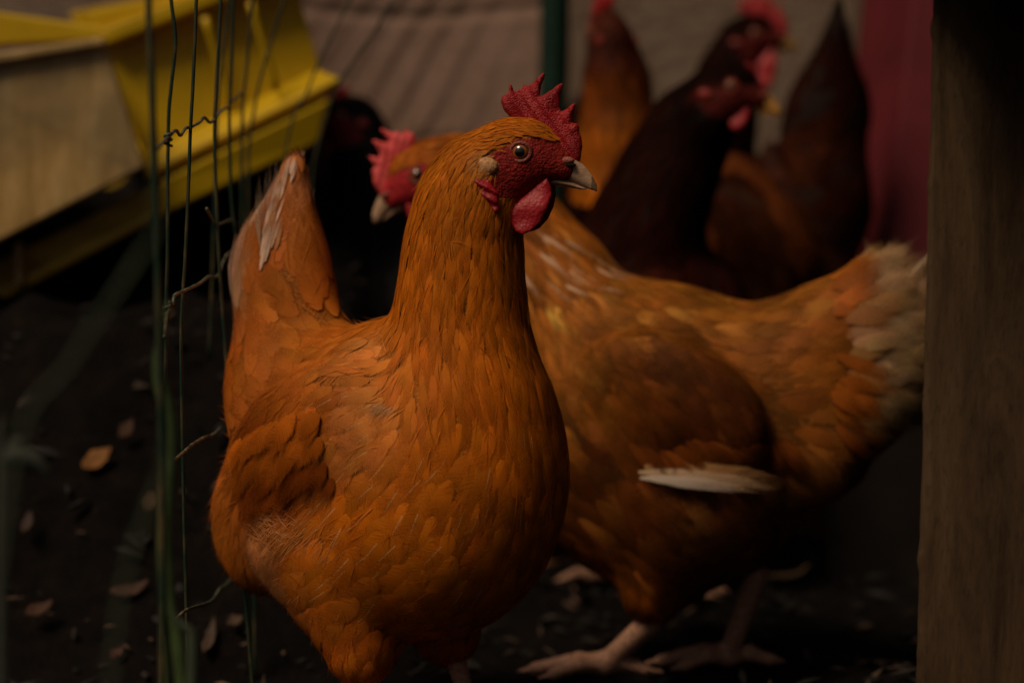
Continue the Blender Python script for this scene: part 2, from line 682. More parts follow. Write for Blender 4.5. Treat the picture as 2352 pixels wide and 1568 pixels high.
def head_parts(root, H, field, fine, comb_mat, beak_cols, comb_scale=1.0, wattle_scale=1.0, lid=True, ear_mat=None, lid_mat=None):
    h = 0.0009 if fine else 0.002
    o, A = H
    V, Q = puffy(COMB, 0.0042, 0.009, h,
                 warp=lambda V: V + np.stack([0 * V[:, 0], 0.0016 * np.sin(V[:, 0] * 260) * np.clip((V[:, 2] - .01) / .03, 0, 1) + 0.0007 * np.sin(V[:, 0] * 700 + V[:, 2] * 500), 0 * V[:, 0]], 1))
    if comb_scale != 1.0:
        c0 = np.array([0.02, 0, 0.015])
        V = (V - c0) * comb_scale + c0
    mesh_obj("comb", to_world(V, H), Q, comb_mat, root)
    for s in (1, -1):
        V, Q = puffy(WATTLE, 0.0026, 0.007, h)
        c0 = np.array([0.022, 0, -0.018])
        V = (V - c0) * wattle_scale + c0
        V[:, 1] += s * (0.0085 + 0.22 * np.clip(-0.018 - V[:, 2], 0, 1) + 0.0008 * np.sin(V[:, 2] * 300))
        mesh_obj("wattle", to_world(V, H), Q, M_WATTLE, root)
    tap = lambda x, z: np.clip(1.05 - (x - 0.028) / 0.033, 0.16, 1.0)
    for nm, poly, t in (("upper_beak", BEAK_UP, 0.0072), ("lower_beak", BEAK_LO, 0.006)):
        V, Q = puffy(poly, t, 0.0065, h * 0.8, tap)
        f = np.clip((V[:, 0] - 0.018) / 0.038, 0, 1)[:, None]
        c = np.array(beak_cols[0]) * (1 - f) + np.array(beak_cols[1]) * f
        ridge = np.clip((V[:, 2] + 0.007) / 0.006, 0, 1)[:, None] * (f > .45)
        c = c * (1 - 0.65 * ridge)
        c = np.where(f > 0.93, c * 0.35, c)
        mesh_obj(nm, to_world(V, H), Q, M_BEAK, root, c)
    # nostril flap: a small horny swelling over the slit
    V, Q = ball(12, 8)
    for s in (1, -1):
        q = V * np.array([.0052, .0022, .0026]) + np.array([hp(1306, 366)[0], s * .0068, hp(1306, 366)[1]])
        mesh_obj("nostril_flap", to_world(q, H), Q, lid_mat or M_LID, root)
    for s in (1, -1):
        if fine:
            V, Q = ball(12, 8)
            q = V * np.array([.0045, .0012, .0014]) + np.array([hp(1312, 376)[0], s * .0074, hp(1312, 376)[1]])
            mesh_obj("nostril", to_world(q, H), Q, M_DARK, root)
        # eye: found on the skull surface
        e = np.array([hp(1205, 0)[0], 0, hp(0, 348)[1]])
        ys = np.linspace(0.03, 0.004, 200)
        pts = to_world(np.stack([np.full(200, e[0]), s * ys, np.full(200, e[2])], 1), H)
        sd = field(pts)
        k = np.argmax(sd < 0)
        y0 = ys[k]
        g = field.grad(pts[k][None])[0]
        outw = unit(0.75 * s * A[1] + 0.25 * g)
        c = pts[k] - outw * 0.0018
        T = unit(A[0] - outw * (A[0] @ outw))
        B = np.cross(outw, T)
        V, Q = ball(40, 28)
        z = V[:, 2]
        rr = np.sqrt(V[:, 0] ** 2 + V[:, 1] ** 2)
        cc = np.empty((len(V), 3))
        cc[:] = (0.42, 0.30, 0.24)
        cc[rr < 0.95] = (0.14, 0.045, 0.012)
        cc[rr < 0.82] = (0.30, 0.080, 0.014)
        cc[rr < 0.56] = (0.004, 0.003, 0.003)
        W = np.stack([T, B, outw])
        mesh_obj("eye", (V * np.array([.0060, .0060, .0042])) @ W + c, Q, M_EYE_DULL if lid_mat is M_DULL else M_EYE, root, cc)
        if lid:
            V, Q = torus(0.0066, 0.0015, 40, 10)
            V = V * np.array([1.08, 0.96, 1.0])
            V[:, 2] += 0.0016 - 0.0010 * (V[:, 0] / 0.0066) ** 2
            mesh_obj("eyelid", V @ W + c, Q, lid_mat or M_LID, root)
        # earlobe (downy) and the red lobe below it
        def on_face(px, py, sink):
            p = np.array([hp(px, 0)[0], 0, hp(0, py)[1]])
            pts = to_world(np.stack([np.full(200, p[0]), s * ys, np.full(200, p[2])], 1), H)
            k = np.argmax(field(pts) < 0)
            return ys[k] - sink
        V, Q = ball(20, 14)
        y1 = on_face(1132, 382, 0.0012 if fine else .0025)
        q = V * np.array([.0086, .0040, .0064])
        q = q + np.array([hp(1130, 0)[0], s * y1, hp(0, 381)[1]])
        mesh_obj("earlobe", to_world(q, H), Q, ear_mat or M_EAR, root)
        if fine:
            V, Q = puffy(REDLOBE, 0.0028, 0.006, h)
            y1 = on_face(1132, 436, -0.0005)
            V[:, 1] += s * y1 + 0.0009 * np.sin(V[:, 2] * 900 + V[:, 0] * 400)
            mesh_obj("red_lobe", to_world(V, H), Q, M_WATTLE, root)


def ball(nu, nv):
    V, Q = [], []
    for j in range(nv + 1):
        t = math.pi * j / nv
        for i in range(nu):
            p = 2 * math.pi * i / nu
            V.append((math.sin(t) * math.cos(p), math.sin(t) * math.sin(p), math.cos(t)))
    for j in range(nv):
        for i in range(nu):
            Q.append((j * nu + i, (j + 1) * nu + i, (j + 1) * nu + (i + 1) % nu, j * nu + (i + 1) % nu))
    return np.array(V), np.array(Q)


def torus(Rr, r, nu, nv):
    V, Q = [], []
    for i in range(nu):
        a = 2 * math.pi * i / nu
        for j in range(nv):
            b = 2 * math.pi * j / nv
            V.append(((Rr + r * math.cos(b)) * math.cos(a), (Rr + r * math.cos(b)) * math.sin(a), r * math.sin(b)))
    for i in range(nu):
        for j in range(nv):
            Q.append((i * nv + j, ((i + 1) % nu) * nv + j, ((i + 1) % nu) * nv + (j + 1) % nv, i * nv + (j + 1) % nv))
    return np.array(V), np.array(Q)


M_DARK = plain_mat("dark_hollow", (0.012, 0.008, 0.006), 0.9, 0.1)


def leg_mesh(root, hock, foot, ahead, h=0.0016, spread=0.5, size=1.0, toe=1.0):
    """shank and four toes as one scaled leg"""
    hock, foot = np.asarray(hock, float), np.asarray(foot, float)
    ahead = unit(np.array([ahead[0], ahead[1], 0]))
    side = np.array([-ahead[1], ahead[0], 0])
    bl = [('c', hock, foot + [0, 0, .008], .0078 * size, .0064 * size, .004)]
    for a, Ln in ((0, .062 * toe), (spread, .05 * toe), (-spread, .05 * toe), (math.pi, .028)):
        d = ahead * math.cos(a) + side * math.sin(a)
        b = foot + [0, 0, .009]
        m = foot + d * Ln * .5 * size + [0, 0, .010]
        e = foot + d * Ln * size + [0, 0, .0045]
        c = foot + d * (Ln + .012) * size + [0, 0, .002]
        bl += [('c', b, m, .0062 * size, .005 * size, .005), ('c', m, e, .005 * size, .0042 * size, .003), ('c', e, c, .003 * size, .0009, .0015)]
    pts = np.array([b[1] for b in bl] + [b[2] for b in bl])
    F = Field(lambda p: eval_blobs(p, bl), pts.min(0) - .014, pts.max(0) + .014, h)
    V, Q = F.nets()
    # scutes: fine rings down the shank and toes
    ax = unit(hock - foot)
    t = (V - foot) @ ax
    g = F.grad(V)
    V = V + g * (0.0005 * np.sin(t * 1400))[:, None] * (t > .012)[:, None]
    return mesh_obj("leg", V, Q, M_SHANK, root)


# ------------------------------------------------------------------ the hen
def head_frame(px, py, Y, yaw, pitch, roll=0):
    """yaw 0 = beak to +X, counter-clockwise seen from above; pitch > 0 beak up"""
    x = np.array([math.cos(yaw) * math.cos(pitch), math.sin(yaw) * math.cos(pitch), math.sin(pitch)])
    y = np.array([-math.sin(yaw), math.cos(yaw), 0])
    z = np.cross(x, y)
    y2 = y * math.cos(roll) + z * math.sin(roll)
    z2 = z * math.cos(roll) - y * math.sin(roll)
    return at(px, py, Y), np.stack([x, y2, z2])


def build_hen(label, group, centre, yaw, neck, head, pal, *, voxel=0.0035, fscale=1.0, size=1.0, tail='upright', legs=(),
              fmat=None, extra=None, comb_mat=None, beak_cols=((.42, .23, .13), (.54, .35, .22)), fine=False, fluff=600,
              comb_scale=1.0, wattle_scale=1.0, body_extra=None, seed=1, pitch=0.0, more_ctrl=(), tail_dir=None, toe=1.0, leg_size=1.0, rear_up=0.0, tail_r=(.048, .036, .011)):
    rnd = np.random.default_rng(seed)
    C = np.asarray(centre, float)
    fx = np.array([math.cos(yaw), math.sin(yaw), 0.0])
    lx = np.array([math.sin(yaw), -math.cos(yaw), 0.0])       # hen's right hand side
    ux = np.array([0, 0, 1.0])
    if pitch:
        fx, ux = fx * math.cos(pitch) + ux * math.sin(pitch), ux * math.cos(pitch) - fx * math.sin(pitch)
    A = np.stack([fx, lx, ux])

    def w(f, l, u):
        return C + size * (f * fx + l * lx + u * ux)

    def rot(deg):
        a = R(deg)
        f2 = fx * math.cos(a) + ux * math.sin(a)
        u2 = ux * math.cos(a) - fx * math.sin(a)
        return np.stack([f2, lx, u2])
    s = size
    e = lambda c, r, deg, k: ('e', w(*c), np.array(r) * s, rot(deg), k * s)
    bl = [e((0, 0, 0), (.120, .080, .098), 12, .03),
          e((.052, 0, -.012), (.084, .084, .108), 0, .04),
          e((-.025 + .4 * rear_up, 0, -.055), (.098 - .5 * rear_up, .078, .07), 0, .04),
          e((-.092, 0, .03), (.050, .056, .066), 20, .035),
          e((-.108, .024, -.050 + rear_up), (.040, .034, .056), 0, .014),
          e((-.108, -.024, -.050 + rear_up), (.040, .034, .056), 0, .014)]
    for q in (1, -1):
        bl.append(('c', w(-.02, .048 * q, -.06), w(.012, .046 * q, -.132), .046 * s, .024 * s, .025 * s))
    td = tail_dir or [(-.10, .055), (-.112, .13), (-.098, .205)]
    tr = tail_r
    for i in range(2):
        bl.append(('c', w(td[i][0], 0, td[i][1]), w(td[i + 1][0], 0, td[i + 1][1]), tr[i] * s, tr[i + 1] * s, .03 * s, (lx, 1.5)))
    for (a, b) in zip(neck[:-1], neck[1:]):
        bl.append(('c', a[0], b[0], a[1], b[1], .022 * s))
    for q in (1, -1):
        bl.append(e((-.012, .078 * q, .018), (.072, .024, .045), 28, .013))
    if body_extra:
        bl += body_extra(w, rot, s)
    ho, HA = head
    hw = lambda x, y, z: ho + x * HA[0] + y * HA[1] + z * HA[2]
    hb = [('e', hw(0, 0, .001), np.array([.028, .0165, .0225]), HA, .012),
          ('e', hw(-.006, 0, -.012), np.array([.026, .0172, .0225]), HA, .012),
          ('c', hw(.008, 0, -.006), hw(.034, 0, -.0115), .0145, .0082, .010),
          ('c', hw(.015, 0, .012), hw(.034, 0, -.004), .008, .006, .008),
          ('c', hw(-.006, 0, -.018), hw(-.020, 0, -.042), .0145, .020, .012)]
    bl += hb
    allp = [neck[0][0], neck[-1][0], ho + .045 * HA[0], ho - .05 * HA[0], ho + .04 * HA[2]] + [w(f, l, u) for f in (-.19, .15) for l in (-.11, .11) for u in (-.165, .12)] + [w(a, l, b + .02) for a, b in td for l in (-.06, .06)]
    if body_extra:
        for b in body_extra(w, rot, s):
            allp += [b[1] - .06, b[1] + .06]
    allp = np.array(allp)
    F = Field(lambda p: eval_blobs(p, bl), allp.min(0) - .02, allp.max(0) + .02, voxel)
    V, Q = F.nets()

    # ---- plumage controls: position, direction, length, half width, spacing, colour, pointedness, lift, region
    T = []

    def ctl(f, l, u, d, L, W, sp, c, pt, lift, reg):
        for q in ((1, -1) if l else (1,)):
            T.append((w(f, l * q, u), unit(d[0] * fx + d[1] * q * lx + d[2] * ux), L, W, sp, pal[c], pt, lift, reg))
    ctl(.135, 0, .03, (-.3, 0, -.95), .026, .0062, .0068, 'breast', .25, .0022, 0)
    ctl(.135, 0, -.03, (-.45, 0, -.9), .028, .0072, .0078, 'breast', .15, .0022, 0)
    ctl(.11, .06, .02, (-.62, 0, -.78), .032, .0092, .0098, 'breast', .05, .0015, 0)
    ctl(.10, .065, -.05, (-.66, 0, -.75), .036, .0108, .0116, 'breast', .0, .0015, 0)
    ctl(.05, .085, .04, (-.78, 0, -.55), .028, .0080, .0088, 'shoulder', .05, .0018, 0)
    ctl(.06, .085, -.03, (-.76, 0, -.62), .036, .0112, .0120, 'breast', .0, .0016, 0)
    ctl(.02, .088, -.07, (-.78, 0, -.6), .034, .0100, .0110, 'side', .1, .0022, 0)
    ctl(-.03, .082, -.07, (-.80, .1, -.5), .028, .0078, .0088, 'fluff', .35, .0045, 0)
    ctl(.06, .05, -.115, (-.85, 0, -.45), .028, .0085, .0095, 'belly', .2, .003, 0)
    ctl(-.03, .05, -.12, (-.8, 0, -.5), .030, .0080, .009, 'belly', .5, .005, 0)
    ctl(.01, .06, -.13, (-.25, 0, -.95), .026, .0060, .0072, 'thigh', .5, .004, 0)
    ctl(.02, .03, -.14, (-.25, 0, -.95), .026, .0060, .0072, 'thigh', .5, .004, 0)
    ctl(0, 0, .10, (-1, 0, .05), .032, .0085, .0095, 'back', .1, .002, 0)
    ctl(-.06, .03, .095, (-.95, 0, .25), .034, .0085, .0095, 'back', .15, .002, 0)
    ctl(.04, .05, .085, (-.95, .05, -.15), .026, .0070, .0080, 'shoulder', .15, .002, 0)
    ctl(-.12, .05, .05, (-.75, 0, .35), .034, .0080, .0095, 'rump', .2, .003, 0)
    ctl(-.15, 0, .05, (-.4, 0, .9), .036, .0080, .0095, 'rump', .2, .003, 0)
    ctl(-.155, .02, -.02, (-.4, 0, -.85), .032, .0072, .0090, 'rear', .45, .006, 0)
    ctl(-.13, .05, -.06, (-.35, 0, -.9), .034, .0068, .0085, 'rear', .5, .007, 0)
    ctl(-.10, .03, -.10, (-.3, 0, -.95), .034, .0068, .0085, 'rear', .5, .007, 0)
    # wing rows
    ctl(.065, .098, .050, (-.75, 0, -.5), .020, .0062, .0070, 'shoulder', .1, .003, 1)
    ctl(.04, .10, .048, (-.75, 0, -.55), .024, .0070, .0076, 'wing', .1, .003, 1)
    ctl(.008, .102, .030, (-.72, 0, -.68), .028, .0070, .0074, 'wing', .15, .0045, 1)
    ctl(-.03, .10, .025, (-.7, 0, -.72), .034, .0066, .0072, 'wingtip', .25, .004, 1)
    ctl(-.02, .10, -.008, (-.62, 0, -.78), .036, .0060, .0072, 'wingtip', .35, .003, 1)
    ctl(-.065, .095, -.008, (-.6, 0, -.8), .044, .0062, .0074, 'wingtip', .3, .003, 1)
    # tail
    for (k, (tf, tu)) in enumerate(td):
        nx = td[min(k + 1, 2)]
        pv = td[max(k - 1, 0)]
        d = (nx[0] - pv[0], 0, nx[1] - pv[1])
        ctl(tf - (.045, .034, .01)[k], 0, tu, d, .052, .0115, .012, 'tailrear', .15, .002, 2 if k else 0)
        ctl(tf + (.045, .034, .01)[k], 0, tu, d, .052, .0115, .012, 'tail', .15, .002, 2 if k else 0)
        ctl(tf, (.034, .026, .009)[k], tu, d, .054, .0120, .013, 'tail', .15, .002, 2 if k else 0)
    T += [(w(*c[0]), unit(c[1][0] * fx + c[1][1] * lx + c[1][2] * ux)) + tuple(c[2:]) for c in more_ctrl]
    # neck hackles
    nn = len(neck)
    for k in range(nn):
        p, r = neck[k]
        a = neck[max(k - 1, 0)][0]
        b = neck[min(k + 1, nn - 1)][0]
        d = unit(a - b)
        s1 = unit(np.cross(d, [0.3, 0.9, 0.1]))
        s2 = np.cross(d, s1)
        t = k / (nn - 1)
        for q in range(8):
            a = q * math.pi / 4
            T.append((p + r * (s1 * math.cos(a) + s2 * math.sin(a)), d, (.036 * (1 - t) + .020 * t) * min(1, size + .1), .0036 * (1 - t) + .0016 * t,
                      (.0060 * (1 - t) + .0028 * t), np.array(pal['neck']) * (1 - t) + np.array(pal['cap']) * t, .7, .0022 * (1 - t) + .0012 * t, 3))
    for (x, y, z, d) in ((.0, 0, .024, (-1, 0, .0)), (-.02, 0, .018, (-.9, 0, -.4)), (.012, .012, .018, (-1, .1, .1)), (-.012, .017, .010, (-.95, .1, -.25)),
                         (-.028, .012, 0, (-.5, 0, -.85)), (-.026, .016, -.02, (-.3, 0, -.95)), (-.012, .018, -.034, (-.2, 0, -1)), (.0, .012, -.036, (-.3, 0, -.95)),
                         (.004, 0, -.04, (-.3, 0, -.95))):
        for q in ((1, -1) if y else (1,)):
            T.append((hw(x, y * q, z), unit(d[0] * HA[0] + d[1] * q * HA[1] + d[2] * HA[2]), .012, .0009, .0017, pal['cap'], .8, .0009, 3))
    T.append((hw(-.0168, .017, -.0095), unit(-.8 * HA[0] - .4 * HA[2]), .008, .0008, .0015, pal.get('ear', (.44, .28, .10)), .7, .0016, 3))
    T.append((hw(-.0168, -.017, -.0095), unit(-.8 * HA[0] - .4 * HA[2]), .008, .0008, .0015, pal.get('ear', (.44, .28, .10)), .7, .0016, 3))
    TP = np.array([t[0] for t in T])
    TD = np.array([t[1] for t in T])
    TS = np.array([[t[2], t[3], t[4], t[6], t[7]] for t in T])
    TC = np.array([t[5] for t in T])
    TR = np.array([t[8] for t in T])

    def interp(p, full=True):
        d2 = ((p[:, None, :] - TP[None]) ** 2).sum(-1) + 1e-7
        wt = d2 ** -2.2
        wt /= wt.sum(1, keepdims=True)
        if not full:
            return wt @ TS[:, 2]
        return wt @ TS, unit(wt @ TD), wt @ TC, TR[np.argmax(wt, 1)]

    def face_mask(p):
        q = (p - ho) @ HA.T
        m = ((q[:, 0] - .012) / .036) ** 2 + ((q[:, 2] + .011) / .0215) ** 2
        up = q[:, 2] - ((.010 if voxel < .006 else .0045) - np.clip(.004 - q[:, 0], 0, 1) * .55)      # brow line
        ear = ((q[:, 0] + .0165) / .0085) ** 2 + ((q[:, 2] + .0095) / .0068) ** 2
        return (m < 1) & (up < 0) & (np.linalg.norm(q, axis=1) < .06) & (ear > 1)

    root = thing("hen", label, "hen", (C[0], C[1], 0), group)
    # skin
    cb = interp(V)[2] * 0.85
    fm = face_mask(V)
    cb[fm] = pal.get('face', (.28, .016, .012))
    mesh_obj("body", V, Q, M_BODY, root, cb)

    mat = fmat or M_FEATHER
    P = scatter(V, Q, lambda p: interp(p, False) * fscale, rnd)
    P = P[~face_mask(P)]
    G = F.grad(P)
    S_, D, Cc, Rg = interp(P)
    D = D + rnd.normal(0, .09, D.shape)
    D = unit(D - G * (D * G).sum(1, keepdims=True))
    n = len(P)
    L = S_[:, 0] * rnd.uniform(.92, 1.2, n) * (0.5 + 0.5 * fscale)
    W = S_[:, 1] * rnd.uniform(1.05, 1.35, n) * (0.3 + 0.7 * fscale)
    col = Cc * rnd.normal(1, .09, (n, 1)) * rnd.normal(1, .035, (n, 3))
    patch = 1 + (0.28 if fmat else 0.13 if fine else 0.40) * np.sin(P @ np.array([60, 35, 50])) * np.sin(P @ np.array([-30, 66, 41]) + 1)
    col = np.clip(col * patch[:, None], .001, .9)
    if not fine and not fmat and voxel < .006:              # scattered paler feathers on the second buff hen
        pale = rnd.uniform(0, 1, n) < .10
        col[pale] = np.clip(col[pale] * np.array([1.6, 1.85, 2.6]), .001, .6)
    lift = S_[:, 4] * rnd.uniform(.12, .42, n)
    groups = {}
    sideL = (P - C) @ lx
    for reg, nm in ((0, "plumage"), (1, "wing"), (2, "tail"), (3, "hackle")):
        for q in ((1, -1) if reg == 1 else (0,)):
            m = Rg == reg
            if q:
                m &= (sideL * q > 0)
            fe = groups.setdefault((nm, q), Feathers())
            if m.any():
                fe.add(P[m], G[m], D[m], L[m], W[m], col[m], S_[m, 3], lift[m], F, shaft=((P[m] - C) @ fx > .02) & ((P[m] - C) @ lx > -.05) & (S_[m, 3] < .3) if fine else np.zeros(m.sum(), bool), nu=5 if fscale < 1.3 else 3, stiff=.25 if reg == 2 else .06)
    # loose down: thin filaments over flank, belly and rear, a few over the neck
    if fluff:
        idx = rnd.choice(n, min(n, fluff * 4), replace=False)
        wgt = np.clip(S_[idx, 4] / .007, .05, 1)
        idx = idx[rnd.uniform(0, 1, len(idx)) < wgt][:fluff]
        for rep in range(2):
            Pf = P[idx] + rnd.normal(0, .003, (len(idx), 3))
            Df = unit(D[idx] + rnd.normal(0, .35, (len(idx), 3)))
            fe = groups[("plumage", 0)]
            fe.add(Pf, G[idx], Df, L[idx] * rnd.uniform(.5, 1.0, len(idx)), .00045 * np.ones(len(idx)),
                   np.clip(col[idx] * 1.08, 0, .8), np.ones(len(idx)), lift[idx] * 1.6 + .001, F, shaft=np.zeros(len(idx), bool), nu=3, stiff=.3, cup=0)
        wgt2 = np.clip((S_[:, 4] - .0022) / .004, .06, 1) * (Rg != 3)
        ii = rnd.choice(n, int(fluff * 1.6), p=wgt2 / wgt2.sum())
        Pf = P[ii] + rnd.normal(0, .004, (len(ii), 3))
        Gf = F.grad(Pf)
        Pf = Pf - Gf * F(Pf)[:, None]
        Df = unit(D[ii] + Gf * rnd.uniform(.1, .6, (len(ii), 1)) + rnd.normal(0, .22, (len(ii), 3)))
        groups[("plumage", 0)].add(Pf, Gf, Df, rnd.uniform(.008, .017, len(ii)), .00026 * np.ones(len(ii)), np.clip(col[ii] * 1.05, 0, .8), np.ones(len(ii)),
                                   .001 * np.ones(len(ii)), F, shaft=np.zeros(len(ii), bool), nu=3, stiff=.85, cup=0)
    if extra:
        extra(groups, F, w, A, rnd)
    for (nm, q), fe in groups.items():
        fe.build(nm, mat, root)
    head_parts(root, head, F, fine, comb_mat or M_COMB, beak_cols, comb_scale, wattle_scale, True, M_DULL if voxel > .006 else None, M_DULL if voxel > .006 else M_LID)
    for (hock, foot, ahead) in legs:
        leg_mesh(root, hock, foot, ahead, 0.0016 if fine or fscale < 1.3 else 0.0028, toe=toe, size=leg_size)
    return root, F


def ground_at(px, Y):
    p = at(px, 784, Y)
    return np.array([p[0], Y, 0.0])


BUFF = dict(breast=(.60, .150, .005), shoulder=(.64, .215, .044), side=(.56, .148, .007), fluff=(.62, .225, .070), belly=(.47, .110, .005),
            thigh=(.46, .108, .006), back=(.50, .136, .010), rump=(.44, .102, .006), rear=(.50, .134, .013), wing=(.42, .100, .005),
            wingtip=(.27, .056, .003), tail=(.44, .120, .013), tailrear=(.56, .26, .12), neck=(.53, .130, .004), cap=(.50, .130, .005), ear=(.52, .24, .07))

GROUP = "hens in the pen"


# main hen
def P3(px, py, Y, rpx):
    return (at(px, py, Y), rpx * Y / FPX)


mc = at(900, 1050, 1.735)
main_neck = [P3(1078, 900, 1.685, 160), P3(1062, 770, 1.69, 136), P3(1060, 640, 1.69, 122), P3(1066, 540, 1.69, 110),
             P3(1078, 450, 1.685, 94), P3(1098, 390, 1.68, 80)]
main_head = head_frame(1185, 350, 1.675, R(-10), R(-1), R(2))


def ray_hit(F, px, py, Y0, stop=.001):
    q = at(px, py, Y0)
    ray = unit(q - np.array([0, 0, CAM_H]))
    for _ in range(160):
        sd = float(F(q[None])[0])
        if sd < stop:
            break
        q = q + ray * max(sd * .7, .001)
    return q, F.grad(q[None])[0]


def main_tail_ctrl():
    return [((-.15, 0, .12), (0, 0, 1), .05, .009, .010, np.array((.60, .44, .33)), .2, .003, 2),
            ((-.135, .0, .17), (.1, 0, 1), .05, .009, .010, np.array((.62, .47, .37)), .2, .003, 2),
            ((-.10, .0, .22), (.1, 0, 1), .03, .009, .010, np.array((.60, .46, .36)), .2, .003, 2)]


def main_extra(groups, F, w, A, rnd):
    # tail quills standing above the coverts
    fe = groups[("tail", 0)]
    for i in range(9):
        a = -1 + 2 * i / 8
        p = w(-.118, .012 * a, .10)
        d = unit(A[2] + A[0] * .10 + A[1] * .05 * a)
        nrm = unit(A[1] * (1 if a >= 0 else -1) - A[0] * .6)
        fe.add(np.array([p]), np.array([nrm]), np.array([d]), .118 - .018 * abs(a), .013, np.array([(.55, .38, .26)]), .25, .001, None, h0=.004 + .003 * abs(a), curl=.02)
    for k in range(60):
        t = rnd.uniform(0, 1)
        px = np.interp(t, [0, .3, .6, .85, 1], [596, 600, 614, 640, 664]) + abs(rnd.normal(0, 9)) + 3
        py = np.interp(t, [0, .3, .6, .85, 1], [620, 560, 490, 430, 400]) + rnd.normal(0, 8)
        L_, W_ = .030 - .014 * t, rnd.uniform(.0011, .0026)
        p, g_ = ray_hit(F, px, py, 1.66)
        d = unit(np.array([.17, 0, 1.0]) + rnd.normal(0, .04, 3))
        d = unit(d - g_ * (d @ g_))
        fe.add(p[None], g_[None], d[None], L_, W_, (np.array([(.70, .46, .34)]) if rnd.uniform() < .75 else np.array([(.50, .22, .08)])) * rnd.uniform(.75, 1.1), .6, .0012, F, h0=.0022, shaft=np.zeros(1, bool), stiff=.15)
    for q in (1, -1):
        wg = groups[("wing", q)]
        for row, (z0, Lw, ww, cc) in enumerate(((.030, .036, .0085, BUFF['wing']), (.012, .040, .0080, BUFF['wing']), (-.006, .042, .0075, BUFF['wingtip']), (-.016, .040, .0070, BUFF['wingtip']))):
            for k in range(2, 11):
                f_ = .050 - .0100 * k + .004 * (row % 2) + rnd.normal(0, .004)
                u_ = z0 + .026 - .0045 * k * .8 - max(0, f_ - .015) * .5
                p = w(f_, .118 * q, u_)
                g = F.grad(p[None])
                for _ in range(8):
                    p = p - g[0] * F(p[None])[0] * .8
                    g = F.grad(p[None])
                d = unit(-.62 * A[0] - .70 * A[2] + rnd.normal(0, .08, 3))
                d = unit(d - g[0] * (d @ g[0]))
                wg.add(p[None], unit(g + .25 * q * A[1]), d[None], Lw * rnd.uniform(.85, 1.15) * (.6 + .4 * min(1, (k - 2) / 3)), ww * rnd.uniform(.85, 1.15), np.clip(np.array([cc]) * rnd.normal(1, .16), .002, .9), .12,
                       .004, F, stiff=.55, h0=.0035 - .0006 * row, shaft=np.zeros(1, bool))
    # pale wispy tufts under the wing edge, at the shoulder and the neck base
    fe = groups[("plumage", 0)]
    for (f_, u_, n_, dd, cc, sp_, L_) in ((-.040, -.035, 220, (-.55, .3, .25), (.66, .29, .11), .020, .024), (.0, -.045, 160, (-.5, .25, -.5), (.62, .25, .08), .022, .022),
                                      (.092, .062, 70, (-.6, .2, -.7), (.66, .30, .11), .005, .020)):
        for k in range(n_):
            p = w(f_ + rnd.normal(0, sp_), .11, u_ + rnd.normal(0, sp_ * .55))
            for _ in range(8):
                g = F.grad(p[None])
                p = p - g[0] * F(p[None])[0] * .8
            d = unit(dd[0] * A[0] + dd[1] * A[1] + dd[2] * A[2] + rnd.normal(0, .11, 3))
            d = unit(d - .8 * g[0] * (d @ g[0]))
            fe.add(p[None], g, d[None], L_ * rnd.uniform(.4, .9), .00024, np.array([cc]) * rnd.uniform(.75, 1.1), 1.0, .003, F, shaft=np.zeros(1, bool), nu=3, stiff=.5, cup=0)


near_foot = np.array([*(mc + 0)[:2], 0])
hY = R(-40)
mfx, mlx = np.array([math.cos(hY), math.sin(hY), 0]), np.array([math.sin(hY), -math.cos(hY), 0])


def loc(c, f, l, z):
    p = c + f * 1.0 * np.array([math.cos(hY), math.sin(hY), 0]) + l * np.array([math.sin(hY), -math.cos(hY), 0])
    return np.array([p[0], p[1], z])


hen_main, F_main = build_hen(
    "buff orange hen in sharp focus, standing tall with upright red comb", GROUP, mc, hY, main_neck, main_head, BUFF,
    voxel=0.0027, fine=True, fluff=1500, more_ctrl=main_tail_ctrl(), extra=main_extra, seed=3,
    legs=[(loc(mc, .012, -.046, .078), loc(mc, .035, -.048, 0), mfx), (loc(mc, .006, .046, .078), loc(mc, .0, .048, 0), mfx)])

# ---- tubes
def catmull(P, n=8):
    P = np.asarray(P, float)
    Pp = np.vstack([2 * P[0] - P[1], P, 2 * P[-1] - P[-2]])
    out = []
    for k in range(1, len(Pp) - 2):
        p0, p1, p2, p3 = Pp[k - 1:k + 3]
        for t in np.linspace(0, 1, n, endpoint=False):
            out.append(.5 * ((2 * p1) + (-p0 + p2) * t + (2 * p0 - 5 * p1 + 4 * p2 - p3) * t * t + (-p0 + 3 * p1 - 3 * p2 + p3) * t ** 3))
    out.append(P[-1])
    return np.array(out)


def tube(P, r, ns=8, jitter=0.0):
    P = np.asarray(P)
    n = len(P)
    T = unit(np.gradient(P, axis=0))
    a = unit(np.cross(T, np.array([.31, .92, .21])))
    bb = np.cross(T, a)
    th = np.linspace(0, 2 * math.pi, ns, endpoint=False)
    rr = np.broadcast_to(np.asarray(r, float), (n,))[:, None] * (1 + rng.normal(0, jitter, (n, ns)) if jitter else np.ones((n, ns)))
    V = P[:, None] + rr[..., None] * (a[:, None] * np.cos(th)[None, :, None] + bb[:, None] * np.sin(th)[None, :, None])
    Q = []
    for k in range(n - 1):
        for j in range(ns):
            Q.append((k * ns + j, k * ns + (j + 1) % ns, (k + 1) * ns + (j + 1) % ns, (k + 1) * ns + j))
    Q.append(tuple(range(ns - 1, -1, -1)))
    Q.append(tuple((n - 1) * ns + j for j in range(ns)))
    return V.reshape(-1, 3), Q


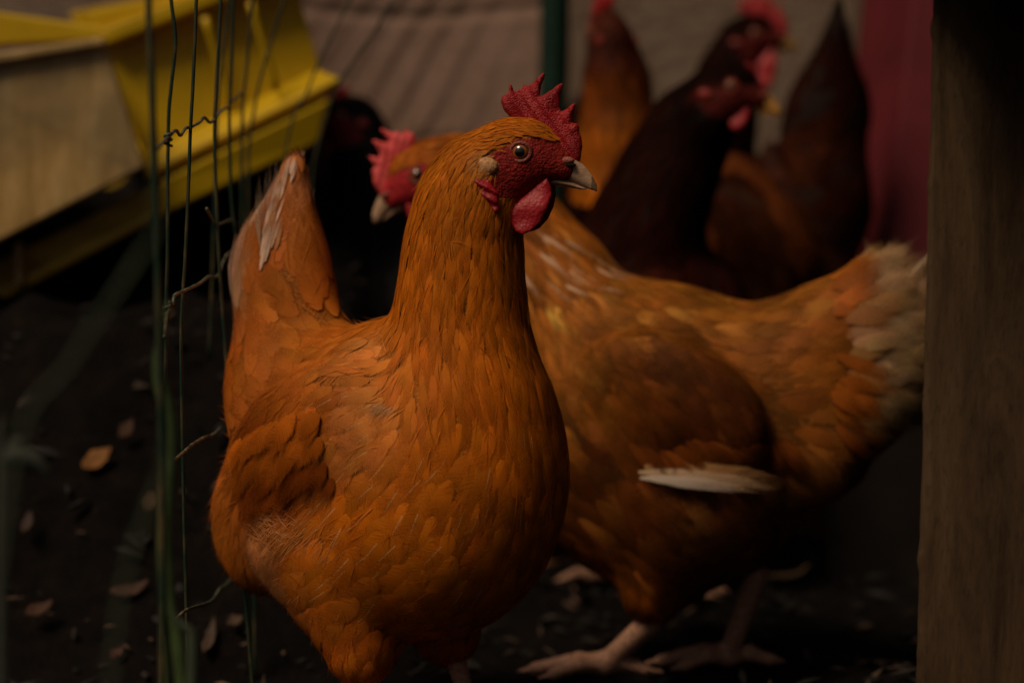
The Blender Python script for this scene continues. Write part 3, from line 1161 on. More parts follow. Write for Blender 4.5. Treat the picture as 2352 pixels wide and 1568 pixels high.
# ------------------------------------------------------------------ the other hens
HEN2 = dict(breast=(.34, .092, .009), shoulder=(.48, .165, .018), side=(.26, .066, .006), fluff=(.34, .105, .016), belly=(.27, .074, .008),  # lower tones darkened partly for shading, partly for rust patches
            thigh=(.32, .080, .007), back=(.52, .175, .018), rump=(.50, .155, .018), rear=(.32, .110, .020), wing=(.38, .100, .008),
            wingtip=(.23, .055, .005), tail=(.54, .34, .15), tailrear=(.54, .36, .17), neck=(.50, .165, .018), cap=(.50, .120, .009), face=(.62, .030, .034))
HEN2 = {k: tuple((.95 if k in ('belly', 'fluff', 'thigh', 'rear') else .62 if k == 'side' else .50) * a for a in v) if k not in ('face', 'tail', 'tailrear') else tuple(.80 * a for a in v) for k, v in HEN2.items()}  # underside scaled up to make up for the little light it gets
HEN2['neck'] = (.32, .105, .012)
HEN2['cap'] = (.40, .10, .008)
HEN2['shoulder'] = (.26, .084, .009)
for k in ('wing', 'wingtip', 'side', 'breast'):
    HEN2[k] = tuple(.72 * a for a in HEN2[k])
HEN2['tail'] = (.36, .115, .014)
HEN2['tailrear'] = (.42, .18, .05)
RUST = dict(breast=(.44, .115, .006), shoulder=(.20, .038, .006), side=(.22, .05, .008), fluff=(.22, .05, .01), belly=(.2, .05, .01), thigh=(.2, .05, .01),
            back=(.16, .03, .006), rump=(.15, .03, .006), rear=(.16, .04, .01), wing=(.16, .035, .008), wingtip=(.12, .03, .008), tail=(.05, .012, .005),
            tailrear=(.03, .01, .006), neck=(.62, .165, .006), cap=(.07, .012, .004), face=(.05, .010, .005), ear=(.06, .012, .004))
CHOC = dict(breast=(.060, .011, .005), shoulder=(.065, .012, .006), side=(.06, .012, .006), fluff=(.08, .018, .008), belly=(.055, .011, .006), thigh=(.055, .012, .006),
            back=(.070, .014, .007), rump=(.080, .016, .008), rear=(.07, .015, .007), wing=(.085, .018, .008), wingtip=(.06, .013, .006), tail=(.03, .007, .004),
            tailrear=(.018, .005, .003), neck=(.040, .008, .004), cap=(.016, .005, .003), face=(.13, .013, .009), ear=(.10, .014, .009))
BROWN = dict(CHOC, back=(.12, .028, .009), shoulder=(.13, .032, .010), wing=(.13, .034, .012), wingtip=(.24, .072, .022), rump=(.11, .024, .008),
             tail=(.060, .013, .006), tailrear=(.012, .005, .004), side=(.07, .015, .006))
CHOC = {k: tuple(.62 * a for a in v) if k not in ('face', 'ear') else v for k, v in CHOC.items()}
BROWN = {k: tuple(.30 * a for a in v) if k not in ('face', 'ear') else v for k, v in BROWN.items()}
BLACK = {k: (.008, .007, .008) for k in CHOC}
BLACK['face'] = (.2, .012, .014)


def chain(*rows):
    return [P3(*r) for r in rows]


# second buff hen, facing left, behind the main hen
h2c = at(1570, 955, 1.995)
h2y = R(162)
f2, l2 = np.array([math.cos(h2y), math.sin(h2y), 0]), np.array([math.sin(h2y), -math.cos(h2y), 0])


def hen2_body(w, rot, s):
    return [('e', w(.015, 0, -.068), np.array([.085, .07, .062]) * s, rot(8), .03),
            ('e', w(-.150, 0, .068), np.array([.040, .022, .044]) * s, rot(0), .018),
            ('e', w(-.148, 0, .026), np.array([.034, .030, .050]) * s, rot(12), .018)]


def hen2_extra(groups, F, w, A, rnd):
    tail = groups[("tail", 0)]
    cream = np.array((.40, .26, .135))
    for i in range(190):                                   # broad soft feathers lying over the plume, ragged at its edge
        px, py = rnd.uniform(1905, 2125), rnd.uniform(570, 985)
        q, g = ray_hit(F, px, py, 1.72, .001)
        if abs(F(q[None])[0]) > .004:
            continue
        t = np.clip((py - 570) / 400, 0, 1)
        a = R(70 - 95 * t + rnd.normal(0, 13))
        d = unit(A[2] * math.sin(a) - A[0] * math.cos(a) + rnd.normal(0, .10, 3))
        d = unit(d - g * (d @ g))
        edge = np.clip((px - 1935) / 30, 0, 1)
        c = (cream * edge + np.array((.34, .10, .012)) * (1 - edge)) * rnd.uniform(.7, 1.2) * np.array([1, rnd.uniform(.86, 1.0), rnd.uniform(.7, 1.0)])
        tail.add(q[None], g[None], d[None], rnd.uniform(.034, .058) * (1.1 - .3 * t), rnd.uniform(.007, .0125) * (1.25 - .5 * t), np.array([c]), .35, rnd.uniform(.002, .009), F,
                 h0=.001 + .003 * rnd.uniform(), stiff=.75, shaft=np.zeros(1, bool), cup=.06)
    for (dl, dd) in ((-.01, .0), (.012, .08)):             # the raised quill at the tail top
        p = w(-.168, dl, .10)
        d = unit(A[2] * .8 - A[0] * (.6 + dd))
        tail.add(np.array([p]), np.array([unit(-A[1])]), np.array([d]), .050, .0022, np.array([(.6, .44, .30)]), .5, .001, None)
    # pale shafts at the neck base
    hk = groups[("hackle", 0)]
    for i in range(17):
        px = 1195 + 190 * (i % 6) / 5.0 + rnd.uniform(-12, 12)
        py = 535 + 45 * (i // 6) + (px - 1195) * .12 + rnd.uniform(-8, 8)
        q = at(px, py, 1.90)
        ray = unit(q - np.array([0, 0, CAM_H]))
        for _ in range(60):
            sd = F(q[None])[0]
            if sd < .001:
                break
            q = q + ray * max(sd * .8, .0015)
        g = F.grad(q[None])[0]
        d = unit(np.array([.70, -.1, -.55]) + rnd.normal(0, .07, 3))
        d = unit(d - g * (d @ g))
        hk.add(q[None], g[None], d[None], rnd.uniform(.040, .056), rnd.uniform(.0022, .0032), np.array([(.60, .36, .22)]) * rnd.uniform(.8, 1.05), 1.0, .0012, F, shaft=np.zeros(1, bool))
    # white flight feathers showing below the wing
    wg = groups[("wing", -1)]
    for (px, py, L, W, c) in ((1486, 1070, .116, .0066, (.40, .20, .08)), (1474, 1082, .112, .0050, (.58, .39, .24)), (1478, 1095, .088, .0036, (.72, .57, .46))):
        q = at(px, py, 1.86)
        ray = unit(q - np.array([0, 0, CAM_H]))
        for _ in range(60):
            sd = F(q[None])[0]
            if sd < .004:
                break
            q = q + ray * max(sd * .8, .0015)
        d = unit(-f2 + np.array([0, 0, -.02]))
        g = unit(-l2 * 1.0 + np.array([0, 0, .05]))
        wg.add(q[None], g[None], d[None], L, W * 1.4, np.array([c]), .0, .004, None, h0=.008 + .0015 * (py - 1074) / 10, curl=.0, shaft=np.zeros(1, bool), cup=.0)

    for k in range(26):                                    # coverts lapping over the flight feathers
        px, py = 1450 + 14 * k + rnd.uniform(-6, 6), 1018 + 12 * math.sin(k * .45) + rnd.uniform(-8, 8)
        q, g = ray_hit(F, px, py, 1.80, .002)
        d = unit(-f2 * .75 + np.array([0, 0, -.62]) + rnd.normal(0, .08, 3))
        d = unit(d - g * (d @ g))
        wg.add(q[None], g[None], d[None], rnd.uniform(.028, .040), rnd.uniform(.006, .009), np.array([(.22, .055, .006)]) * rnd.uniform(.7, 1.3), .2, .004, F, h0=.006, stiff=.5, shaft=np.zeros(1, bool))


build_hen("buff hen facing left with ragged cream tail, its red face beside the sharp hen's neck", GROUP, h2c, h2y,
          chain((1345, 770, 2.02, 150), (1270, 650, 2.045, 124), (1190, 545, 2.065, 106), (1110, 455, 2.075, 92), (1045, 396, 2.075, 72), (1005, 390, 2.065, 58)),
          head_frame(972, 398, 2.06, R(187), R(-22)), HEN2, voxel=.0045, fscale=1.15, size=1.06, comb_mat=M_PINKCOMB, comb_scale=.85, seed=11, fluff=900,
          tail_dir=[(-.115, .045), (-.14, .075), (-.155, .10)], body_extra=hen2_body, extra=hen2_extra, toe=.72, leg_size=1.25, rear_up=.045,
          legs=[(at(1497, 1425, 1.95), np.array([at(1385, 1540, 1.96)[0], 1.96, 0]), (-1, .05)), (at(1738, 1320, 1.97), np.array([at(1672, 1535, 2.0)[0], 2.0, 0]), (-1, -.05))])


def down_neck(c, yaw, s=1.0):
    f = np.array([math.cos(yaw), math.sin(yaw), 0])
    z = np.array([0, 0, 1.0])
    ch = [(c + f * .07 + z * .04, .062), (c + f * .12 + z * .02, .05), (c + f * .165 - z * .02, .040), (c + f * .195 - z * .065, .032), (c + f * .205 - z * .09, .026)]
    ch = [(p, r * s) for p, r in ch]
    ho = c + f * .212 - z * .11
    pt = R(-55)
    x = f * math.cos(pt) + z * math.sin(pt)
    y = np.array([-f[1], f[0], 0])
    return ch, (ho, np.stack([x, y, np.cross(x, y)]))


def std_legs(c, yaw):
    f, l = np.array([math.cos(yaw), math.sin(yaw), 0]), np.array([math.sin(yaw), -math.cos(yaw), 0])
    out = []
    for q, df in ((1, .03), (-1, -.02)):
        p = c + l * .047 * q + f * df
        out.append((np.array([p[0] - f[0] * .01, p[1] - f[1] * .01, .085]), np.array([p[0], p[1], 0]), f))
    return out


bgk = dict(voxel=.0065, fscale=2.0, fluff=120)
c3 = at(1560, 800, 2.62)
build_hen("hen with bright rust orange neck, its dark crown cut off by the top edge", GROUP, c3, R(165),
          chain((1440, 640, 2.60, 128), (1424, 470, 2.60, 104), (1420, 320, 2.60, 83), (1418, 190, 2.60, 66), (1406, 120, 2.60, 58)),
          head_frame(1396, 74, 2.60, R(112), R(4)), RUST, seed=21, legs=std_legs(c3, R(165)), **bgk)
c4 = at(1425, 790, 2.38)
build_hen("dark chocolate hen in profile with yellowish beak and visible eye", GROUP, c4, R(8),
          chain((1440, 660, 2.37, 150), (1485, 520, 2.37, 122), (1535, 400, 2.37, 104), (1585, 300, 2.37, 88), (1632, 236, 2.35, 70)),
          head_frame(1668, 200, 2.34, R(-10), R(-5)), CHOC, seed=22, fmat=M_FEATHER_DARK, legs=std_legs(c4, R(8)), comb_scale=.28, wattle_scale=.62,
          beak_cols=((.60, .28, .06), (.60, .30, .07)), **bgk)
c5 = at(1590, 560, 2.88)
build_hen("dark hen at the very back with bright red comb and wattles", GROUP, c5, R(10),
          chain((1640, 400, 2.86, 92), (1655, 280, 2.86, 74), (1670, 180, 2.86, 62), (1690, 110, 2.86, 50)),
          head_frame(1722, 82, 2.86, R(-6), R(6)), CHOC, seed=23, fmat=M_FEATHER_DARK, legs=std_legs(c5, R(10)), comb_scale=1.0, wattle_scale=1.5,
          beak_cols=((.36, .18, .06), (.36, .2, .06)), comb_mat=M_COMB, **bgk)


def hen6_extra(groups, F, w, A, rnd):
    # lighter edges of the folded wing
    wg = groups[("wing", -1)]
    arc = catmull([at(x, y, 2.5) for x, y in [(1628, 610), (1604, 520), (1616, 430), (1652, 376), (1715, 408), (1775, 475), (1830, 560), (1888, 665)]], 10)
    for k in range(len(arc) - 1):
        t = unit(arc[k + 1] - arc[k])
        ray = unit(arc[k] - np.array([0, 0, CAM_H]))
        q = arc[k] - ray * .1
        for _ in range(120):
            sd = float(F(q[None])[0])
            if sd < .002:
                break
            q = q + ray * max(sd * .7, .001)
        if sd > .01:
            continue
        g = F.grad(q[None])[0]
        d = unit(t - g * (t @ g))
        for _ in range(3):
            wg.add((q + rnd.normal(0, .004, 3))[None], g[None], d[None], .042, .006, np.array([(.17, .044, .012)]) * rnd.uniform(.6, 1.2), .3, .004, F, h0=.004, shaft=np.zeros(1, bool))


c6 = at(1640, 585, 2.62)
n6, h6 = down_neck(c6, R(187))
build_hen("brown hen with dark pointed tail raised high left of the pink board", GROUP, c6, R(187), n6, h6, BROWN, tail_dir=[(-.10, .055), (-.112, .14), (-.122, .235)], tail_r=(.052, .033, .005), extra=hen6_extra, seed=24, size=1.12, fmat=M_FEATHER_DARK,
          legs=std_legs(c6, R(187)), **bgk)
c7 = at(880, 790, 2.60)
build_hen("black hen facing away under the right end of yellow crate", GROUP, c7, R(150),
          chain((880, 640, 2.60, 125), (862, 500, 2.60, 98), (842, 390, 2.60, 76), (825, 315, 2.60, 62)),
          head_frame(806, 272, 2.60, R(168), R(-5)), BLACK, seed=25, fmat=M_FEATHER_DARK, legs=std_legs(c7, R(150)), comb_scale=.7, wattle_scale=1.2, **bgk)
c8 = at(1195, 575, 2.95)
n8, h8 = down_neck(c8, R(178))
build_hen("black hen whose raised tail shows between red comb and rust orange neck", GROUP, c8, R(178), n8, h8, BLACK, seed=26, fmat=M_FEATHER_DARK,
          legs=std_legs(c8, R(178)), **bgk)


# ------------------------------------------------------------------ setting
def ground_hit(px, py):
    x, y = (px - 1176.0) / FPX, (784.0 - py) / FPX
    d = np.array([x, math.cos(PITCH) + y * math.sin(PITCH), -math.sin(PITCH) + y * math.cos(PITCH)])
    o = np.array([0, 0, CAM_H])
    t = 1.0
    while t < 6:                                           # first point of the ray below the soil
        p = o + d * t
        if p[2] < BANK(p[0], p[1]):
            return p
        t += .002
    return o - d * (CAM_H / d[2])


def soil_h(x, y):
    return .006 * np.sin(x * 21 + 1.3) * np.sin(y * 17) + .004 * np.sin(x * 53 + y * 31) + .003 * np.sin(x * 97 - y * 71 + 2)


xs = np.concatenate([[-80, -30, -10, -5, -3, -2], np.arange(-1.5, 1.51, .02), [2, 3, 5, 10, 30, 80]])
ys = np.concatenate([[-40, -10, -3, -1, 0], np.arange(.4, 3.6, .02), [4, 5, 7, 10, 20, 50, 120]])
X, Y = np.meshgrid(xs, ys, indexing='ij')
BANK = lambda x, y: .285 * np.clip((y - 1.87) / .46, 0, 1) ** 2 * (3 - 2 * np.clip((y - 1.87) / .46, 0, 1)) * np.clip((-.04 - x) / .12, 0, 1) + .20 * np.clip((y - 2.4) / .5, 0, 1) * np.clip((-.08 - x) / .10, 0, 1)
near = (np.abs(X) < 1.6) & (Y > .3) & (Y < 3.7)
Z = np.where(near, soil_h(X, Y) + rng.normal(0, .0022, X.shape) + BANK(X, Y) * (1 + .9 * soil_h(X * .7, Y * .7) / .012 * .12), BANK(X, Y)) - .009
i = np.arange(len(xs) - 1)[:, None] * len(ys) + np.arange(len(ys) - 1)[None]
i = i.ravel()
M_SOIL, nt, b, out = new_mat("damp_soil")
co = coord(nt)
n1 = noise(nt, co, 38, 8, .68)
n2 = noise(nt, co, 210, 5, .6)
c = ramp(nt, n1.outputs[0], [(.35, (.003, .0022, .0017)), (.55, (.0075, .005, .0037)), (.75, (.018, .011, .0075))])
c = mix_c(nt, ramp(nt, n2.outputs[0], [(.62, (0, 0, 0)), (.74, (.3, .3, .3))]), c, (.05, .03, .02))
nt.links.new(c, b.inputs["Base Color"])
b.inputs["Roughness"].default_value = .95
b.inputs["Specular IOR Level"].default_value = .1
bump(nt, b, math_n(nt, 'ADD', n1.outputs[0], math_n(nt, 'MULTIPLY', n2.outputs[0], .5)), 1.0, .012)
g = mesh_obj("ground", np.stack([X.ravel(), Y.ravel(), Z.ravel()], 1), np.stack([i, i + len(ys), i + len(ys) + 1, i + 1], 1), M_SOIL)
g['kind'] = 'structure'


def slab(quads, thick, name, mat, parent=None, seg=1):
    """front quad (tl, tr, br, bl world points) with a thickness vector"""
    Q4 = np.asarray(quads, float)
    t = np.asarray(thick, float)
    V = np.vstack([Q4, Q4 + t])
    Fc = [(0, 3, 2, 1), (4, 5, 6, 7), (0, 1, 5, 4), (1, 2, 6, 5), (2, 3, 7, 6), (3, 0, 4, 7)]
    o = mesh_obj(name, V, Fc, mat, parent, smooth=False)
    bv = o.modifiers.new("bevel", 'BEVEL')
    bv.width = min(.003, np.linalg.norm(t) * .25)
    bv.segments = 2
    return o


# back wall
M_WALL, nt, b, out = new_mat("stucco_wall")
co = coord(nt)
n1 = noise(nt, co, 6, 6, .65)
n2 = noise(nt, coord(nt, "Object", (1, 1, 2.6)), 34, 7, .65)
c = ramp(nt, n1.outputs[0], [(.3, (.24, .165, .118)), (.7, (.34, .245, .185))])
c = mix_c(nt, math_n(nt, 'MULTIPLY', ramp(nt, n2.outputs[0], [(.4, (1, 1, 1)), (.62, (0, 0, 0))]), .55), c, (.14, .095, .065))
nt.links.new(c, b.inputs["Base Color"])
b.inputs["Roughness"].default_value = .9
b.inputs["Specular IOR Level"].default_value = .15
bump(nt, b, n2.outputs[0], .8, .02)
wl = at(-4200, 0, 3.35)
wr = at(6200, 0, 3.35)
W_ = slab([(wl[0], 3.35, 1.9), (wr[0], 3.35, 1.9), (wr[0], 3.35, -.1), (wl[0], 3.35, -.1)], (0, .2, 0), "back_wall", M_WALL)
centre_origin(W_, (0, 3.35, -.1))
tag(W_, "rough grey brown stucco wall behind the hens and post", "wall")

# hanging cloth sheet with slanting folds
nx_, nz_ = 260, 150
x0, x1 = at(560, 0, 2.98)[0], at(1262, 0, 2.98)[0]
gx, gz = np.meshgrid(np.linspace(0, 1, nx_), np.linspace(0, 1, nz_), indexing='ij')
SX = x0 + (x1 - x0) * gx
SZ = .18 + gz * .62
ppx = 560 + 702 * gx
ppy = 784 - ((SZ - CAM_H) / 2.98 + .0647) * FPX
ph = (ppx + (ppy - 150) * (.40 + .28 * (1 - gx)) * 1.25) / 92.0 + .10 * np.sin(ppy / 60) + .35 * np.sin(ppx / 150 + ppy / 260)
saw = ph - np.floor(ph)
prof = np.where(saw < .80, saw / .80, (1 - saw) / .20)
amp = .0026 * (1 + .5 * np.sin(ppx / 75 + 1)) * np.clip(1.25 - gx * .75, .35, 1)
hz = .0035 * np.exp(-((ppy - 345 - 25 * np.sin(ppx / 90)) / 10) ** 2) + .0045 * np.exp(-((ppy - 30 - 12 * np.sin(ppx / 120)) / 12) ** 2)
SY = 2.98 - amp * prof + .006 * np.sin(ppx / 130 + ppy / 200) + hz
i = (np.arange(nx_ - 1)[:, None] * nz_ + np.arange(nz_ - 1)[None]).ravel()
M_CLOTH, nt, b, out = new_mat("dusty_cloth")
co = coord(nt)
n1 = noise(nt, co, 9, 5, .6)
n2 = noise(nt, coord(nt, "Object", (1, 1, 2)), 60, 6, .6)
c = ramp(nt, n1.outputs[0], [(.3, (.24, .150, .108)), (.7, (.32, .205, .160))])
c = mix_c(nt, math_n(nt, 'MULTIPLY', ramp(nt, n2.outputs[0], [(.4, (1, 1, 1)), (.6, (0, 0, 0))]), .45), c, (.16, .10, .070))
nt.links.new(c, b.inputs["Base Color"])
b.inputs["Roughness"].default_value = .9
b.inputs["Specular IOR Level"].default_value = .1
bump(nt, b, n2.outputs[0], .5, .006)
cs = mesh_obj("cloth_sheet", np.stack([SX.ravel(), SY.ravel(), SZ.ravel()], 1), np.stack([i, i + nz_, i + nz_ + 1, i + 1], 1), M_CLOTH)
so = cs.modifiers.new("thickness", 'SOLIDIFY')
so.thickness = .002
so.offset = 1
centre_origin(cs, (0, 2.98, .18))
tag(cs, "dusty brown cloth sheet with slanting folds hanging left of green post", "cloth")

def wire_mat(name, green, rust):
    m, nt, b, out = new_mat(name)
    n1 = noise(nt, coord(nt, "Object", (1, 1, .35)), 90, 5, .65)
    c = ramp(nt, n1.outputs[0], [(.42, green), (.58, tuple(.5 * (a + d) for a, d in zip(green, rust))), (.66, rust)])
    nt.links.new(c, b.inputs["Base Color"])
    b.inputs["Roughness"].default_value = .45
    b.inputs["Specular IOR Level"].default_value = .4
    bump(nt, b, n1.outputs[0], .4, .0008)
    return m


M_WIRE = wire_mat("green_coated_wire", (.006, .026, .014), (.10, .07, .03))
M_TIE = wire_mat("weathered_tie_wire", (.03, .055, .035), (.30, .22, .13))
fence = thing("wire_fence", "sagging green wire fence with kinked cross wires beside the sharp hen", "fence", (*at(385, 784, 1.6)[:2], 0), None)


def fY(px):
    return float(np.interp(px, [330, 352, 385, 430, 500, 530, 560, 585, 660, 735, 830], [1.28, 1.36, 1.60, 1.68, 1.82, 1.95, 2.08, 2.14, 2.2, 2.26, 2.3]))


WIRES = [
    ([(340, -40), (344, 90), (349, 180), (354, 402), (362, 633), (366, 804), (370, 1000), (372, 1250), (374, 1700), (376, 2058)], 1.36, .0021),
    ([(390, -40), (393, 0), (403, 95), (394, 192), (388, 256), (386, 333), (385, 428), (385, 581), (382, 684), (381, 804), (378, 1000), (374, 1200), (370, 1400), (368, 1640), (368, 1813)], 1.60, .0013),
    ([(452, -40), (451, 0), (444, 180), (437, 308), (434, 402), (426, 581), (418, 709), (416, 804), (419, 1000), (423, 1200), (428, 1400), (433, 1640), (434, 1747)], 1.68, .0013),
    ([(508, -40), (507, 0), (498, 180), (493, 282), (495, 402), (499, 504), (505, 633), (518, 804), (530, 1000), (545, 1200), (566, 1400), (585, 1640)], 1.80, .0014),
    ([(537, -40), (532, 154), (527, 256), (529, 402), (536, 504), (554, 607), (562, 684), (575, 830), (582, 1200), (586, 1575)], 1.93, .0014),
    ([(583, -40), (567, 154), (557, 256), (555, 402), (558, 556), (570, 720), (580, 830), (588, 1200), (592, 1503)], 2.06, .0014),
    ([(535, -40), (528, 0), (505, 185), (497, 330), (488, 620), (480, 830)], 2.02, .0013),
    ([(660, -40), (652, 0), (610, 140), (585, 247), (570, 400), (574, 900), (588, 1460)], 2.14, .0014),
    ([(820, -40), (804, 0), (733, 143), (700, 224), (676, 260), (654, 362), (640, 480), (615, 800), (600, 1430)], 2.20, .0012),
    ([(900, 0), (861, 71), (781, 190), (733, 324), (715, 430), (690, 700), (650, 1415)], 2.24, .0012),
]
for (pts, Yd, r) in WIRES:
    P = catmull([at(x, y, Yd) for x, y in pts], 6)
    V, Q = tube(P, r, 8, .03)
    mesh_obj("vertical_wire", V, Q, M_WIRE, fence)


def z8(pts, lower):
    return [(315.8 + x * .2563, (401.9 if lower else 0) + y * .2563) for x, y in pts]


TIES = [z8([(150, 1380), (180, 1330), (240, 1262), (268, 1240), (300, 1205), (345, 1170), (385, 1215), (430, 1150), (480, 1140), (560, 1095), (600, 1055), (650, 1100),
            (700, 1060), (760, 985), (815, 960), (850, 905), (950, 830)], False),
        z8([(245, 1460), (262, 1260), (290, 1205), (287, 1140), (318, 1152), (332, 1082), (400, 1045), (480, 1010), (560, 970), (640, 910), (700, 915), (740, 870), (760, 800),
            (810, 710), (880, 660), (930, 560), (950, 490), (890, 440), (850, 405), (740, 440), (680, 420), (620, 300)], True),
        [(372, 1075), (395, 1060), (420, 1040), (440, 1022), (470, 1004), (490, 998), (508, 982)],
        [(372, 1450), (397, 1428), (425, 1402), (450, 1392), (485, 1380), (505, 1352), (520, 1342), (548, 1308)]]
for pts in TIES:
    P = catmull([at(x, y, fY(x) - .004) for x, y in pts], 5)
    V, Q = tube(P, .00115, 8, .06)
    mesh_obj("cross_wire", V, Q, M_TIE, fence)
for (x, y) in ((386, 321), (383, 716)):                   # twists where the cross wires wrap round the post wire
    t = np.linspace(0, 4 * math.pi, 36)
    c = at(x, y, 1.60)
    P = np.stack([c[0] + .0024 * np.cos(t), c[1] + .0024 * np.sin(t), c[2] + .0022 * (t / math.pi - 2)], 1)
    V, Q = tube(P, .0009, 7)
    mesh_obj("wire_knot", V, Q, M_TIE, fence)

# green post
V, Q = tube(catmull([at(1276, -120, 2.9), at(1274, 100, 2.9), at(1270, 300, 2.9), np.array([at(1266, 0, 2.9)[0], 2.9, -.05])], 6), .018, 14)
gp = mesh_obj("fence_post", V, Q, plain_mat("green_post_paint", (.005, .022, .013), .6, .2, .3, 30))
centre_origin(gp, (at(1266, 0, 2.9)[0], 2.9, 0))
tag(gp, "dark green round post behind the sharp hen's red comb", "post")

# ---- yellow crates leaning at upper left
M_YEL = plain_mat("yellow_plastic", (.58, .36, .004), .42, .4, .14, 14, .15, .002)
M_YEL2 = plain_mat("dirty_yellow_plastic", (.46, .28, .025), .5, .35, .35, 10, .2, .002, (1, 1, 3))
M_CREAM, nt, b, out = new_mat("dirty_cream_plastic")
n1 = noise(nt, coord(nt, "Object", (9, 1, 1.6)), 6, 6, .62)
n2 = noise(nt, coord(nt), 5, 4, .6)
c = ramp(nt, n1.outputs[0], [(.30, (.36, .20, .05)), (.52, (.66, .41, .14)), (.72, (.84, .57, .25))])
c = mix_c(nt, ramp(nt, n2.outputs[0], [(.44, (.75, .75, .75)), (.6, (0, 0, 0))]), c, (.24, .17, .08))
nt.links.new(c, b.inputs["Base Color"])
b.inputs["Roughness"].default_value = .55
bump(nt, b, n1.outputs[0], .3, .004)

cr = thing("crate", "bright yellow plastic crate leaning behind the wire fence", "crate", (*at(520, 400, 2.5)[:2], at(520, 400, 2.5)[2]))
back = np.array([-.07, .28, .02])
A4 = lambda *pts: [at(*p) for p in pts]
slab(A4((205, 30, 2.42), (672, -60, 2.50), (742, 175, 2.50), (338, 372, 2.42)), back * .03, "front_wall", M_YEL, cr)
slab(A4((672, -60, 2.50), (672, -60, 2.50), (742, 175, 2.50), (742, 175, 2.50)) if False else
     [at(668, -60, 2.515), at(668, -60, 2.515) + back, at(738, 172, 2.515) + back, at(738, 172, 2.515)], (-.006, 0, 0), "end_wall", M_YEL, cr)
slab([p + back for p in A4((205, 30, 2.42), (672, -60, 2.50), (742, 175, 2.50), (338, 372, 2.42))], back * .03, "rear_wall", M_YEL, cr)
# upper rim, thick and proud of the wall
slab(A4((-60, 20, 2.39), (240, 62, 2.405), (250, 92, 2.405), (-60, 108, 2.39)), (.0, .03, 0), "corner_rim", M_YEL, cr)
slab(A4((236, 66, 2.40), (700, -110, 2.47), (704, -72, 2.47), (246, 104, 2.40)), (.0, .03, 0), "upper_rim", M_YEL, cr)
# flange along the bottom: a sloping ledge
slab(A4((330, 350, 2.42), (728, 157, 2.50), (782, 178, 2.465), (333, 398, 2.395)), (0, .005, -.010), "flange", M_YEL, cr)
for px, py in ((470, 40), (575, 5)):
    p = at(px, py, 2.43)
    q = at(px + 62, py + 205, 2.45)
    V, Q = tube(np.linspace(p, q, 8), .004, 8)
    mesh_obj("wall_rib", V, Q, M_YEL, cr)

slab([at(332, 392, 2.425), at(755, 204, 2.505), at(755, 204, 2.505) + back, at(332, 392, 2.425) + back], (0, 0, .006), "floor", M_YEL, cr)
cr2 = thing("crate", "lower yellow crate with dirty tan end under the bright yellow one", "crate", (*at(400, 480, 2.46)[:2], at(400, 480, 2.46)[2]))
slab(A4((-120, 655, 2.35), (352, 425, 2.385), (352, 505, 2.385), (-120, 752, 2.35)), (0, .012, .0), "side_wall", M_YEL2, cr2)
slab(A4((353, 424, 2.385), (757, 226, 2.455), (730, 328, 2.455), (353, 504, 2.385)), (0, .012, .0), "side_wall", M_YEL, cr2)
slab(A4((-120, 720, 2.335), (352, 487, 2.37), (352, 508, 2.37), (-120, 756, 2.335)), (0, .02, .0), "lower_rim", M_YEL2, cr2)
slab([p + back for p in A4((-120, 600, 2.40), (757, 200, 2.50), (730, 328, 2.50), (-120, 752, 2.40))], (0, .012, 0), "rear_wall", M_YEL2, cr2)
slab([at(757, 226, 2.47), at(757, 226, 2.47) + back, at(730, 328, 2.47) + back, at(730, 328, 2.47)], (-.006, 0, 0), "end_wall", M_YEL, cr2)
for px, py in ((38, 590), (-60, 640)):
    slab(A4((px - 9, py - 30, 2.335), (px + 9, py - 38, 2.335), (px + 14, py + 62, 2.335), (px - 4, py + 72, 2.335)), (0, .014, 0), "wall_rib", M_CREAM, cr2)

tb = thing("tub", "dirty cream plastic tub resting on the crate at left edge", "tub", (*at(150, 350, 2.33)[:2], at(150, 350, 2.33)[2]))
slab(A4((-160, 150, 2.28), (238, 88, 2.34), (330, 384, 2.34), (-160, 634, 2.28)), (0, .01, 0), "side_wall", M_CREAM, tb)
slab(A4((-160, 146, 2.27), (238, 84, 2.33), (243, 104, 2.33), (-160, 172, 2.27)), (0, .009, 0), "rim", M_CREAM, tb)
slab([at(-160, 630, 2.292), at(328, 382, 2.352), at(328, 382, 2.352) + back, at(-160, 630, 2.292) + back], (0, 0, .006), "floor", M_CREAM, tb)
slab([at(228, 112, 2.352), at(228, 112, 2.352) + back * .8, at(322, 380, 2.352) + back * .8, at(322, 380, 2.352)], (-.005, 0, 0), "end_wall", M_CREAM, tb)
# stump that props the crates
V, Q = tube(catmull([np.array([at(700, 0, 2.85)[0], 2.85, -.03]), np.array([at(700, 0, 2.85)[0], 2.85, .2]), np.array([at(700, 0, 2.85)[0] + .005, 2.85, at(690, 372, 2.85)[2]])], 8), .075, 26, .03)
sp = mesh_obj("tree_stump", V, Q, plain_mat("dark_bark", (.028, .019, .013), .9, .1, .5, 50, 1.0, .02, (1, 1, .25)))
centre_origin(sp, (at(700, 0, 2.85)[0], 2.85, 0))
tag(sp, "dark tree stump in shade under the right end of the leaning crates", "stump")

